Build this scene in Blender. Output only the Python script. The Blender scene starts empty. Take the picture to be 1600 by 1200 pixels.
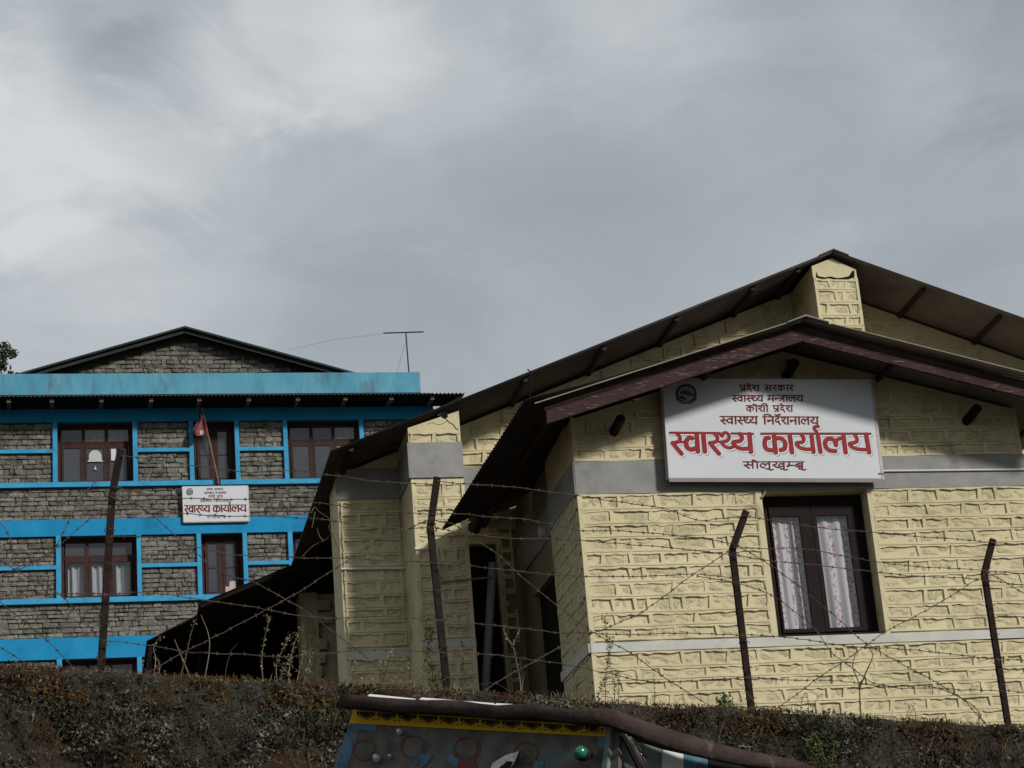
import bpy, bmesh, math, random
import numpy as np
from mathutils import Vector, Matrix, noise as mnoise
random.seed(7)
R = math.radians
sc = bpy.context.scene
COL = sc.collection

# ------------------------------------------------------------------ camera
FPX = 3400.0
PITCH, ROLL = R(19.46), R(-4.67)
CAM = Vector((0, 0, 1.6))
cp, sp, cr, sr = math.cos(PITCH), math.sin(PITCH), math.cos(ROLL), math.sin(ROLL)
FW = Vector((0, cp, sp)); U0 = Vector((0, -sp, cp)); X0 = Vector((1, 0, 0))
CX = cr * X0 + sr * U0
CU = -sr * X0 + cr * U0
cam = bpy.data.objects.new('camera', bpy.data.cameras.new('camera'))
COL.objects.link(cam)
cam.matrix_world = Matrix(((CX.x, CU.x, -FW.x, CAM.x), (CX.y, CU.y, -FW.y, CAM.y),
                           (CX.z, CU.z, -FW.z, CAM.z), (0, 0, 0, 1)))
cam.data.sensor_width = 36.0
cam.data.lens = FPX * 36.0 / 1600.0
cam.data.clip_start = 0.1
cam.data.clip_end = 5000
sc.camera = cam

YAW_Y, YAW_B, YAW_W = R(12.22), R(12.87), R(20.0)

# sun: towards-sun direction given in the yellow building's frame
def fr2w(yaw, p):
    c, s = math.cos(yaw), math.sin(yaw)
    return Vector((c * p[0] - s * p[1], s * p[0] + c * p[1], p[2]))
SUN = fr2w(YAW_Y, (0.48, -0.60, 0.41)).normalized()
SUN_EL = math.asin(SUN.z)
SUN_AZ = math.atan2(SUN.x, SUN.y)
sun = bpy.data.objects.new('sun', bpy.data.lights.new('sun', 'SUN'))
COL.objects.link(sun)
sun.data.energy = 3.8
sun.data.angle = R(7.0)
sun.data.color = (1.0, 0.955, 0.88)
sun.rotation_euler = SUN.to_track_quat('Z', 'Y').to_euler()

SKY_STRENGTH = 0.10
def ray(px, py):
    return (px - 800) / FPX * CX - (py - 600) / FPX * CU + FW

def build_world():
    w = bpy.data.worlds.new('World'); sc.world = w; w.use_nodes = True
    nt = w.node_tree; N = nt.nodes; L = nt.links; N.clear()
    out = N.new('ShaderNodeOutputWorld'); bg = N.new('ShaderNodeBackground')
    bg.inputs['Strength'].default_value = SKY_STRENGTH
    L.new(bg.outputs[0], out.inputs[0])
    sky = N.new('ShaderNodeTexSky'); sky.sky_type = 'NISHITA'; sky.sun_disc = False
    sky.sun_elevation = SUN_EL; sky.sun_rotation = SUN_AZ
    tc = N.new('ShaderNodeTexCoord')
    def noise(scale, det, rough, off, dist=0.0, zs=1.8):
        m = N.new('ShaderNodeMapping'); L.new(tc.outputs['Generated'], m.inputs[0])
        m.inputs['Location'].default_value = off; m.inputs['Scale'].default_value = (1, 1, zs)
        n = N.new('ShaderNodeTexNoise'); n.inputs['Scale'].default_value = scale
        n.inputs['Detail'].default_value = det; n.inputs['Roughness'].default_value = rough
        n.inputs['Distortion'].default_value = dist
        L.new(m.outputs[0], n.inputs[0]); return n.outputs['Fac']
    def math_(op, a, b, c=None, clamp=False):
        m = N.new('ShaderNodeMath'); m.operation = op; m.use_clamp = clamp
        for i, x in enumerate((a, b, c)):
            if x is None: continue
            if isinstance(x, (int, float)): m.inputs[i].default_value = x
            else: L.new(x, m.inputs[i])
        return m.outputs[0]
    n1 = noise(2.6, 4, 0.45, (3.1, 0.4, 1.7), 0.3, 2.4)
    n2 = noise(7.0, 9, 0.56, (0.2, 5.4, 2.7), 0.9, 2.6)
    base = math_('ADD', math_('MULTIPLY', math_('SUBTRACT', n1, 0.5), 0.50),
                 math_('MULTIPLY', math_('SUBTRACT', n2, 0.5), 0.42))
    # cloud banks: soft brighter / darker masses of the overcast deck
    warp = math_('MULTIPLY', math_('SUBTRACT', noise(9, 7, 0.6, (7, 1, 2), 0.8), 0.5), 0.16)
    acc = base
    for (px, py, rad, amp) in BANKS:
        d = ray(px, py).normalized()
        vm = N.new('ShaderNodeVectorMath'); vm.operation = 'DISTANCE'
        L.new(tc.outputs['Generated'], vm.inputs[0]); vm.inputs[1].default_value = d
        mr = N.new('ShaderNodeMapRange'); mr.interpolation_type = 'SMOOTHERSTEP'
        L.new(math_('ADD', vm.outputs['Value'], warp), mr.inputs['Value'])
        mr.inputs['From Min'].default_value = 0.0; mr.inputs['From Max'].default_value = rad
        mr.inputs['To Min'].default_value = amp; mr.inputs['To Max'].default_value = 0.0
        acc = math_('ADD', acc, mr.outputs['Result'])
    f = math_('ADD', acc, 0.53, clamp=True)
    ramp = N.new('ShaderNodeValToRGB'); L.new(f, ramp.inputs[0])
    k = 1.0 / SKY_STRENGTH
    e = ramp.color_ramp.elements
    stops = [(0.0, (0.262, 0.278, 0.330)), (0.3, (0.298, 0.325, 0.358)), (0.5, (0.362, 0.402, 0.428)),
             (0.75, (0.500, 0.528, 0.545)), (1.0, (0.610, 0.630, 0.640))]
    e[0].position, e[1].position = stops[0][0], stops[-1][0]
    for i, (p, c) in enumerate(stops):
        el = e[0] if i == 0 else (ramp.color_ramp.elements[-1] if i == 4 else ramp.color_ramp.elements.new(p))
        el.color = (*c, 1)
    sc_ = N.new('ShaderNodeVectorMath'); sc_.operation = 'SCALE'; sc_.inputs['Scale'].default_value = k
    L.new(ramp.outputs[0], sc_.inputs[0])
    mix = N.new('ShaderNodeMix'); mix.data_type = 'RGBA'; mix.inputs[0].default_value = 0.94
    L.new(sky.outputs[0], mix.inputs[6]); L.new(sc_.outputs[0], mix.inputs[7])
    L.new(mix.outputs[2], bg.inputs[0])
BANKS = [(-30, 230, 0.10, 0.34), (120, 60, 0.04, -0.16), (210, 110, 0.045, -0.20), (450, 60, 0.07, 0.30), (680, 130, 0.07, 0.16),
         (300, 240, 0.07, 0.14), (1570, 50, 0.075, -0.20), (1000, 60, 0.08, 0.12), (900, 430, 0.13, -0.10), (560, 520, 0.08, -0.10), (1420, 330, 0.09, -0.10), (1250, 120, 0.07, -0.06),
         (160, 400, 0.09, 0.10), (1150, 230, 0.08, 0.04), (30, 40, 0.05, 0.10)]
build_world()
vs = sc.view_settings
vs.view_transform = 'Standard'; vs.look = 'None'; vs.exposure = 0.14; vs.gamma = 1.0
vs.use_curve_mapping = False
sc.cycles.max_bounces = 6

# ------------------------------------------------------------------ pixel -> place
def axes(yaw):
    return Vector((math.cos(yaw), math.sin(yaw), 0)), Vector((-math.sin(yaw), math.cos(yaw), 0))
def onv(px, py, v, yaw):
    px, py = float(px), float(py)
    """where the line of sight meets the vertical plane at depth v of a frame: (u, v, z)"""
    eu, ev = axes(yaw); d = ray(px, py); t = v / d.dot(ev); q = CAM + t * d
    return Vector((q.dot(eu), v, q.z))
def Y(px, py, v): return onv(px, py, v, YAW_Y)
def B(px, py, v): return onv(px, py, v, YAW_B)
def W(px, py, v): return onv(px, py, v, YAW_W)

# ------------------------------------------------------------------ mesh building
def pane(a, b, v, z0, z1): return MB().add([(a, v, z0), (b, v, z0), (b, v, z1), (a, v, z1)], [(0, 1, 2, 3)])
class MB:
    def __init__(s): s.v = []; s.f = []
    def add(s, vs, fs):
        o = len(s.v); s.v += [tuple(p) for p in vs]; s.f += [tuple(i + o for i in f) for f in fs]
        return s
    def box(s, u0, u1, v0, v1, z0, z1):
        p = [(u, v, z) for z in (z0, z1) for v in (v0, v1) for u in (u0, u1)]
        return s.add(p, [(0, 2, 3, 1), (4, 5, 7, 6), (0, 1, 5, 4), (2, 6, 7, 3), (0, 4, 6, 2), (1, 3, 7, 5)])
    def prism(s, poly, v0, v1):
        """poly: (u,z) outline anticlockwise seen from the front"""
        n = len(poly)
        p = [(a, v0, b) for a, b in poly] + [(a, v1, b) for a, b in poly]
        fs = [tuple(range(n)), tuple(range(2 * n - 1, n - 1, -1))]
        for i in range(n):
            j = (i + 1) % n; fs.append((i, i + n, j + n, j))
        return s.add(p, fs)
    def hexa(s, a, b):
        """a, b: two quads (4 points each) joined to a solid"""
        return s.add(list(a) + list(b), [(0, 1, 2, 3), (7, 6, 5, 4), (0, 4, 5, 1), (1, 5, 6, 2), (2, 6, 7, 3), (3, 7, 4, 0)])
    def bar(s, a, b, w, h, up=(0, 0, 1)):
        a, b = Vector(a), Vector(b); d = (b - a).normalized(); up = Vector(up)
        x = d.cross(Vector(up)).normalized() * w / 2; y = x.cross(d).normalized() * h / 2
        return s.hexa([a - x - y, a + x - y, a + x + y, a - x + y], [b - x - y, b + x - y, b + x + y, b - x + y])
    def tube(s, pts, r, n=6, cap=True):
        pts = [Vector(p) for p in pts]; rr = r if isinstance(r, (list, tuple)) else [r] * len(pts)
        o = len(s.v); ref = Vector((0.13, 0.31, 0.94))
        for i, p in enumerate(pts):
            d = (pts[min(i + 1, len(pts) - 1)] - pts[max(i - 1, 0)]).normalized()
            x = d.cross(ref)
            if x.length < 1e-3: x = d.cross(Vector((1, 0, 0)))
            x.normalize(); y = d.cross(x)
            for k in range(n):
                a = 2 * math.pi * k / n; s.v.append(tuple(p + rr[i] * (math.cos(a) * x + math.sin(a) * y)))
        for i in range(len(pts) - 1):
            for k in range(n):
                a = o + i * n + k; b = o + i * n + (k + 1) % n; s.f.append((a, b, b + n, a + n))
        if cap:
            s.f.append(tuple(o + k for k in range(n - 1, -1, -1)))
            s.f.append(tuple(o + (len(pts) - 1) * n + k for k in range(n)))
        return s
    def sphere(s, c, r, n=10, m=6, sq=(1, 1, 1)):
        o = len(s.v)
        for i in range(m + 1):
            t = math.pi * i / m
            for k in range(n):
                a = 2 * math.pi * k / n
                s.v.append((c[0] + r * sq[0] * math.sin(t) * math.cos(a), c[1] + r * sq[1] * math.sin(t) * math.sin(a), c[2] + r * sq[2] * math.cos(t)))
        for i in range(m):
            for k in range(n):
                a = o + i * n + k; b = o + i * n + (k + 1) % n; s.f.append((a, a + n, b + n, b))
        return s
    def grid(s, fn, nu, nv, flip=False):
        o = len(s.v)
        for j in range(nv + 1):
            for i in range(nu + 1): s.v.append(tuple(fn(i / nu, j / nv)))
        for j in range(nv):
            for i in range(nu):
                a = o + j * (nu + 1) + i; f = (a, a + 1, a + nu + 2, a + nu + 1)
                s.f.append(f[::-1] if flip else f)
        return s
    def mesh(s, name, org=(0, 0, 0)):
        me = bpy.data.meshes.new(name); ox, oy, oz = org
        me.from_pydata([(a - ox, b - oy, c - oz) for a, b, c in s.v], [], s.f); me.update(); return me

def tag(o, label=None, cat=None, group=None, kind=None):
    if label: o['label'] = label
    if cat: o['category'] = cat
    if group: o['group'] = group
    if kind: o['kind'] = kind
    return o
class Boxes:
    def __init__(s): s.l = []
    def box(s, *a): s.l.append(MB().box(*a))
    def prism(s, *a): s.l.append(MB().prism(*a))
    def make(s, t, name, mat):
        for m in s.l: t.part(name, m, mat)
class Thing:
    """an Empty at the thing's base; its parts are given in the coordinates of a frame turned by yaw"""
    def __init__(s, name, label, cat, org=(0, 0, 0), yaw=0.0, group=None):
        s.org = tuple(org); s.yaw = yaw
        s.o = bpy.data.objects.new(name, None); COL.objects.link(s.o)
        s.o.empty_display_size = 0.2
        s.o.location = fr2w(yaw, org); s.o.rotation_euler = (0, 0, yaw)
        tag(s.o, label, cat, group)
    def part(s, name, mb, mat, parent=None, kind=None, smooth=False, label=None, solid=0):
        o = bpy.data.objects.new(name, mb.mesh(name, s.org)); COL.objects.link(o)
        o.data.materials.append(mat); o.parent = parent or s.o
        if smooth: o.data.polygons.foreach_set('use_smooth', [True] * len(o.data.polygons))
        if solid:
            m = o.modifiers.new('solid', 'SOLIDIFY'); m.thickness = solid; m.offset = 0
        tag(o, label, None, None, kind); return o
    def inst(s, name, me, loc, scale, parent=None, rot=0.0):
        o = bpy.data.objects.new(name, me); COL.objects.link(o); o.parent = parent or s.o
        o.location = (loc[0] - s.org[0], loc[1] - s.org[1], loc[2] - s.org[2]); o.scale = scale
        if rot: o.rotation_euler = (0, rot, 0)
        return o
def single(name, mb, mat, label=None, cat=None, org=(0, 0, 0), yaw=0.0, kind=None, group=None, smooth=False, solid=0):
    o = bpy.data.objects.new(name, mb.mesh(name, org)); COL.objects.link(o)
    o.data.materials.append(mat); o.location = fr2w(yaw, org); o.rotation_euler = (0, 0, yaw)
    if smooth: o.data.polygons.foreach_set('use_smooth', [True] * len(o.data.polygons))
    if solid:
        m = o.modifiers.new('solid', 'SOLIDIFY'); m.thickness = solid; m.offset = 0
    return tag(o, label, cat, group, kind)

# ------------------------------------------------------------------ materials
ALB = 0.71
def mat(name, c1, c2=None, rough=0.85, scale=3.0, det=6, bump=0.0, bscale=40.0, bdist=0.01, stain=None, stain_scale=1.2,
        stain_lo=0.55, stain_hi=0.75, rnd=0.0, metal=0.0, spec=0.06, stretch=(1, 1, 1), island=0.0, trans=0.0):
    m = bpy.data.materials.new(name); m.use_nodes = True; nt = m.node_tree; N = nt.nodes; L = nt.links
    bs = N['Principled BSDF']; bs.inputs['Roughness'].default_value = rough; bs.inputs['Metallic'].default_value = metal
    bs.inputs['Specular IOR Level'].default_value = spec
    c2 = c2 or c1
    c1 = tuple(x * ALB for x in c1); c2 = tuple(x * ALB for x in c2); stain = tuple(x * ALB for x in stain) if stain else None
    geo = N.new('ShaderNodeNewGeometry')
    mp = N.new('ShaderNodeMapping'); mp.inputs['Scale'].default_value = stretch
    L.new(geo.outputs['Position'], mp.inputs[0])
    def noise(sc_, d=6, r=0.6, vec=mp.outputs[0]):
        n = N.new('ShaderNodeTexNoise'); n.inputs['Scale'].default_value = sc_; n.inputs['Detail'].default_value = d
        n.inputs['Roughness'].default_value = r; L.new(vec, n.inputs[0]); return n.outputs['Fac']
    r = N.new('ShaderNodeValToRGB'); L.new(noise(scale, det), r.inputs[0])
    r.color_ramp.elements[0].position = 0.3; r.color_ramp.elements[1].position = 0.7
    r.color_ramp.elements[0].color = (*c1, 1); r.color_ramp.elements[1].color = (*c2, 1)
    col = r.outputs[0]
    if stain:
        r2 = N.new('ShaderNodeMapRange'); L.new(noise(stain_scale, 8, 0.65), r2.inputs[0])
        r2.inputs[1].default_value = stain_lo; r2.inputs[2].default_value = stain_hi; r2.interpolation_type = 'SMOOTHSTEP'
        mx = N.new('ShaderNodeMix'); mx.data_type = 'RGBA'; L.new(r2.outputs[0], mx.inputs[0]); L.new(col, mx.inputs[6])
        mx.inputs[7].default_value = (*stain, 1); col = mx.outputs[2]
    if rnd or island:
        hs = N.new('ShaderNodeHueSaturation'); L.new(col, hs.inputs['Color'])
        ma = N.new('ShaderNodeMapRange')
        if island: L.new(geo.outputs['Random Per Island'], ma.inputs[0]); a = island
        else:
            oi = N.new('ShaderNodeObjectInfo'); L.new(oi.outputs['Random'], ma.inputs[0]); a = rnd
        ma.inputs[3].default_value = 1 - a; ma.inputs[4].default_value = 1 + a
        L.new(ma.outputs[0], hs.inputs['Value'])
        ms = N.new('ShaderNodeMath'); ms.operation = 'MULTIPLY_ADD'; L.new(ma.outputs[0], ms.inputs[0]); ms.inputs[1].default_value = 37.7; ms.inputs[2].default_value = 0.0
        fr = N.new('ShaderNodeMath'); fr.operation = 'FRACT'; L.new(ms.outputs[0], fr.inputs[0])
        mh = N.new('ShaderNodeMapRange'); L.new(fr.outputs[0], mh.inputs[0]); mh.inputs[3].default_value = 0.488; mh.inputs[4].default_value = 0.512
        L.new(mh.outputs[0], hs.inputs['Hue'])
        mz = N.new('ShaderNodeMapRange'); L.new(fr.outputs[0], mz.inputs[0]); mz.inputs[3].default_value = 1.15; mz.inputs[4].default_value = 0.55
        L.new(mz.outputs[0], hs.inputs['Saturation'])
        col = hs.outputs[0]
    L.new(col, bs.inputs['Base Color'])
    if bump:
        b = N.new('ShaderNodeBump'); b.inputs['Strength'].default_value = bump; b.inputs['Distance'].default_value = bdist
        L.new(noise(bscale, 6, 0.65), b.inputs['Height']); L.new(b.outputs[0], bs.inputs['Normal'])
    if trans: bs.inputs['Transmission Weight'].default_value = trans
    return m
M = {}
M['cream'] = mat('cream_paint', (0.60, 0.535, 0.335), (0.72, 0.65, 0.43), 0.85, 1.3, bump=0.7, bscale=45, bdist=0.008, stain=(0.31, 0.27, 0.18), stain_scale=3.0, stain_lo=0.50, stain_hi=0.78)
M['cream_stone'] = mat('cream_stone_face', (0.54, 0.475, 0.295), (0.68, 0.61, 0.40), 0.9, 5, bump=1.0, bscale=30, bdist=0.025, stain=(0.31, 0.27, 0.17), stain_scale=14, stain_lo=0.6, stain_hi=0.8)
M['cream_shade'] = mat('shade_darkened_cream', (0.20, 0.15, 0.10), (0.30, 0.25, 0.16), 0.9, 1.6, bump=0.3, bscale=50, bdist=0.005)  # browner cream with the shade of the side passage mixed into the colour
M['cement'] = mat('cement_band', (0.24, 0.24, 0.235), (0.33, 0.33, 0.325), 0.9, 3.5, bump=0.3, bscale=50, bdist=0.004, stain=(0.18, 0.18, 0.18), stain_scale=3)
M['sillband'] = mat('pale_sill_band', (0.50, 0.51, 0.48), (0.62, 0.62, 0.57), 0.9, 5, bump=0.3, bscale=40, bdist=0.005, stain=(0.46, 0.42, 0.28), stain_scale=4)
M['blue'] = mat('blue_paint', (0.010, 0.225, 0.46), (0.022, 0.29, 0.56), 0.7, 1.7, bump=0.4, bscale=16, bdist=0.01, stain=(0.02, 0.17, 0.33), stain_scale=2.6, stain_lo=.50, stain_hi=.75, stretch=(1, 1, .6))
M['blue_light'] = mat('light_blue_paint', (0.035, 0.29, 0.54), (0.07, 0.37, 0.64), 0.7, 2.5, bump=0.4, bscale=16, bdist=0.01, stain=(0.05, 0.20, 0.34), stain_scale=3.5, stain_lo=.52, stain_hi=.75)
M['blue_worn'] = mat('weathered_blue_paint', (0.07, 0.28, 0.42), (0.14, 0.38, 0.50), 0.8, 2.6, bump=0.4, bscale=14, bdist=0.012, stain=(0.10, 0.19, 0.25), stain_scale=2.4, stain_lo=.48, stain_hi=.72, stretch=(1, 1, 0.35))
M['stone'] = mat('grey_brown_stone', (0.12, 0.115, 0.098), (0.275, 0.265, 0.228), 0.95, 9, bump=1.0, bscale=18, bdist=0.04, stain=(0.085, 0.082, 0.062), stain_scale=7, stain_lo=.50, stain_hi=.66, rnd=0.26)
M['stone_i'] = mat('grey_brown_stone_small', (0.12, 0.115, 0.098), (0.275, 0.265, 0.228), 0.95, 9, bump=1.0, bscale=18, bdist=0.04, stain=(0.085, 0.082, 0.062), stain_scale=7, stain_lo=.50, stain_hi=.66, island=0.26)
M['joint'] = mat('dark_mud_joint', (0.05, 0.046, 0.036), (0.10, 0.092, 0.072), 0.95, 12)
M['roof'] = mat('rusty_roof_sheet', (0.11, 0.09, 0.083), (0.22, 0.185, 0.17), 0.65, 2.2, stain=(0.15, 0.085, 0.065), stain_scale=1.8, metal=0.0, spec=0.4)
M['roof_under'] = mat('shaded_brown_roof_sheet', (0.075, 0.062, 0.058), (0.14, 0.118, 0.11), 0.7, 2.2, stain=(0.11, 0.065, 0.05), stain_scale=1.8)  # darker copy of the roof colour: shade under the left main slope painted in
M['roof_shade'] = mat('shaded_roof_sheet', (0.035, 0.031, 0.031), (0.065, 0.057, 0.055), 0.75, 2.2, stain=(0.07, 0.045, 0.035), stain_scale=1.8)  # shaded copy of the roof colour for undersides, with rust stains
M['roof_edge'] = mat('painted_sunlit_edge', (0.22, 0.19, 0.14), (0.34, 0.29, 0.21), 0.7, 5)
M['roof_green'] = mat('dark_green_roof_sheet', (0.022, 0.032, 0.032), (0.04, 0.05, 0.048), 0.6, 2)
M['beam'] = mat('dark_brown_rafter', (0.035, 0.022, 0.020), (0.065, 0.038, 0.033), 0.8, 6)
M['beam_grey'] = mat('weathered_grey_rafter', (0.10, 0.09, 0.08), (0.17, 0.15, 0.13), 0.85, 6)
def peeling():
    m = mat('peeling_maroon_board', (0.036, 0.023, 0.024), (0.066, 0.038, 0.038), 0.85, 4, bump=0.4, bscale=30, bdist=0.006)
    nt = m.node_tree; N = nt.nodes; L = nt.links; bs = N['Principled BSDF']
    src = bs.inputs['Base Color'].links[0].from_socket
    geo = N.new('ShaderNodeNewGeometry'); mp = N.new('ShaderNodeMapping'); L.new(geo.outputs['Position'], mp.inputs[0])
    mp.inputs['Rotation'].default_value = (0, R(17), 0); mp.inputs['Scale'].default_value = (4, 4, 26)
    n = N.new('ShaderNodeTexNoise'); n.inputs['Scale'].default_value = 1.6; n.inputs['Detail'].default_value = 8; n.inputs['Roughness'].default_value = 0.72
    L.new(mp.outputs[0], n.inputs[0]); r = N.new('ShaderNodeMapRange'); L.new(n.outputs['Fac'], r.inputs[0])
    r.inputs[1].default_value = 0.56; r.inputs[2].default_value = 0.66
    mx = N.new('ShaderNodeMix'); mx.data_type = 'RGBA'; L.new(r.outputs[0], mx.inputs[0]); L.new(src, mx.inputs[6]); mx.inputs[7].default_value = (0.15, 0.11, 0.108, 1)
    L.new(mx.outputs[2], bs.inputs['Base Color']); return m
M['fascia'] = peeling()
M['black'] = mat('black_shade_and_gaps', (0.008, 0.008, 0.009), (0.016, 0.015, 0.015), 0.9, 3)  # near-black: painted shade on lean-to walls and awning underside; also cracks and hook
M['dark_in'] = mat('dark_interior_shade', (0.014, 0.012, 0.011), (0.022, 0.02, 0.018), 0.95, 3)  # interior shade put into a near-black wall colour
M['frame_dark'] = mat('dark_window_timber', (0.010, 0.007, 0.007), (0.018, 0.011, 0.011), 0.6, 12, stretch=(3, 3, 0.4), stain=(0.06, 0.042, 0.038), stain_scale=6, stain_lo=0.66)
M['frame_red'] = mat('maroon_window_timber', (0.045, 0.024, 0.022), (0.070, 0.037, 0.034), 0.6, 5)
M['post'] = mat('rusty_angle_iron', (0.013, 0.010, 0.009), (0.032, 0.020, 0.017), 0.8, 14, bump=0.5, bscale=60, bdist=0.003, stain=(0.075, 0.044, 0.032), stain_scale=20, stain_lo=0.6)
M['wire'] = mat('rusty_wire', (0.06, 0.045, 0.038), (0.14, 0.11, 0.095), 0.6, 9, metal=0.3)
M['white_pvc'] = mat('white_plastic_pipe', (0.66, 0.66, 0.63), (0.74, 0.73, 0.70), 0.45, 5)
M['grey_pvc'] = mat('grey_plastic_pipe', (0.20, 0.21, 0.22), (0.26, 0.27, 0.28), 0.55, 5)
M['sign'] = mat('white_sign_face', (0.60, 0.63, 0.68), (0.66, 0.69, 0.73), 0.5, 1.5, bump=0.15, bscale=3.0, bdist=0.02)
M['sign_edge'] = mat('pale_metal_sign_frame', (0.42, 0.37, 0.37), (0.52, 0.47, 0.47), 0.5, 6)
M['txt_big'] = mat('dark_red_lettering', (0.30, 0.022, 0.028), (0.37, 0.03, 0.036), 0.5, 20)
M['txt_edge'] = mat('maroon_lettering', (0.14, 0.016, 0.022), (0.17, 0.022, 0.028), 0.5, 20)
M['txt_shadow'] = mat('grey_letter_outline', (0.36, 0.38, 0.41), None, 0.5)
M['txt_white'] = mat('white_letter_outline', (0.78, 0.76, 0.77), None, 0.5)
M['emb_dark'] = mat('emblem_dark_green', (0.025, 0.045, 0.05), None, 0.5)
M['emb_blue'] = mat('emblem_blue', (0.05, 0.13, 0.21), None, 0.5)
M['emb_pale'] = mat('emblem_pale', (0.33, 0.38, 0.40), None, 0.5)
M['emb_ribbon'] = mat('emblem_ribbon', (0.27, 0.20, 0.19), None, 0.5)
M['ground'] = mat('dry_earth', (0.10, 0.08, 0.055), (0.17, 0.14, 0.10), 0.95, 2, bump=0.5, bscale=8, bdist=0.05, stain=(0.06, 0.075, 0.03), stain_scale=0.4)
M['road'] = mat('worn_asphalt', (0.045, 0.045, 0.045), (0.065, 0.062, 0.058), 0.9, 6, bump=0.3)
M['mosswall'] = mat('mossy_rubble', (0.022, 0.020, 0.016), (0.075, 0.068, 0.055), 0.95, 7, bump=1.0, bscale=25, bdist=0.04, stain=(0.050, 0.030, 0.016), stain_scale=1.3, stain_lo=0.5, stain_hi=0.6)
def leafmat(name, stops, rough=0.8, ns=1.7, nd=3):
    m = bpy.data.materials.new(name); m.use_nodes = True; nt = m.node_tree; N = nt.nodes; L = nt.links
    bs = N['Principled BSDF']; bs.inputs['Roughness'].default_value = rough; bs.inputs['Specular IOR Level'].default_value = 0.04
    g = N.new('ShaderNodeNewGeometry'); n = N.new('ShaderNodeTexNoise'); n.inputs['Scale'].default_value = ns; n.inputs['Detail'].default_value = nd
    L.new(g.outputs['Position'], n.inputs[0])
    a = N.new('ShaderNodeMath'); a.operation = 'MULTIPLY_ADD'; L.new(n.outputs['Fac'], a.inputs[0]); a.inputs[1].default_value = 1.5; a.inputs[2].default_value = -0.75
    b = N.new('ShaderNodeMath'); b.operation = 'MULTIPLY_ADD'; L.new(g.outputs['Random Per Island'], b.inputs[0]); b.inputs[1].default_value = 1.0; L.new(a.outputs[0], b.inputs[2]); b.use_clamp = True
    r = N.new('ShaderNodeValToRGB'); L.new(b.outputs[0], r.inputs[0])
    while len(r.color_ramp.elements) < len(stops): r.color_ramp.elements.new(0.5)
    for e, (p, c) in zip(r.color_ramp.elements, sorted(stops)): e.position = p; e.color = (*c, 1)
    L.new(r.outputs[0], bs.inputs['Base Color']); return m
M['leaf_dead'] = leafmat('dead_ivy_leaves', [(0, (0.008, 0.007, 0.005)), (0.35, (0.022, 0.019, 0.013)), (0.6, (0.034, 0.038, 0.022)), (0.85, (0.062, 0.056, 0.044)), (1, (0.13, 0.12, 0.10))], .9, 4.5, 6)
M['moss'] = leafmat('brown_moss', [(0, (0.02, 0.010, 0.004)), (0.5, (0.052, 0.027, 0.012)), (0.85, (0.09, 0.052, 0.022)), (1, (0.05, 0.05, 0.02))])
M['dry'] = leafmat('dry_stalks', [(0, (0.09, 0.07, 0.05)), (0.5, (0.17, 0.135, 0.095)), (1, (0.27, 0.22, 0.16))])
M['weed'] = leafmat('dark_withered_weed', [(0, (0.03, 0.025, 0.015)), (0.5, (0.07, 0.06, 0.035)), (1, (0.12, 0.10, 0.05))])
M['green'] = leafmat('dull_green_leaves', [(0, (0.03, 0.045, 0.015)), (0.5, (0.06, 0.085, 0.03)), (1, (0.11, 0.14, 0.05))])
M['tree'] = leafmat('tree_foliage', [(0, (0.02, 0.03, 0.016)), (0.6, (0.045, 0.055, 0.03)), (1, (0.09, 0.09, 0.05))])
M['bark'] = mat('bark', (0.05, 0.04, 0.03), (0.09, 0.07, 0.05), 0.9, 8)
def glassmat(name, tint=(0.05, 0.055, 0.06), alpha=0.55):
    m = bpy.data.materials.new(name); m.use_nodes = True; nt = m.node_tree; N = nt.nodes; L = nt.links; N.clear()
    o = N.new('ShaderNodeOutputMaterial'); t = N.new('ShaderNodeBsdfTransparent'); t.inputs[0].default_value = (0.72, 0.74, 0.76, 1)
    g = N.new('ShaderNodeBsdfGlossy'); g.inputs['Roughness'].default_value = 0.05; g.inputs[0].default_value = (0.9, 0.9, 0.9, 1)
    lw = N.new('ShaderNodeLayerWeight'); lw.inputs[0].default_value = 0.5
    pw = N.new('ShaderNodeMath'); pw.operation = 'POWER'; L.new(lw.outputs['Facing'], pw.inputs[0]); pw.inputs[1].default_value = 4.0
    f = N.new('ShaderNodeMath'); f.operation = 'MULTIPLY_ADD'; L.new(pw.outputs[0], f.inputs[0]); f.inputs[1].default_value = 0.8; f.inputs[2].default_value = 0.07
    mx = N.new('ShaderNodeMixShader'); L.new(f.outputs[0], mx.inputs[0]); L.new(t.outputs[0], mx.inputs[1]); L.new(g.outputs[0], mx.inputs[2])
    L.new(mx.outputs[0], o.inputs[0]); return m
M['glass'] = glassmat('window_glass')
M['glass_dusty'] = mat('dusty_dark_glass', (0.040, 0.044, 0.052), (0.060, 0.064, 0.073), 0.12, 1.5, spec=0.7)
M['glass_bright'] = mat('painted_reflection_glass', (0.10, 0.12, 0.12), (0.26, 0.28, 0.26), 0.15, 14, spec=0.7)  # reflection painted into the panes as a pale mottled base colour
M['curtain_white'] = mat('white_curtain_cloth', (0.50, 0.52, 0.53), (0.62, 0.64, 0.64), 0.9, 3)
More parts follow.
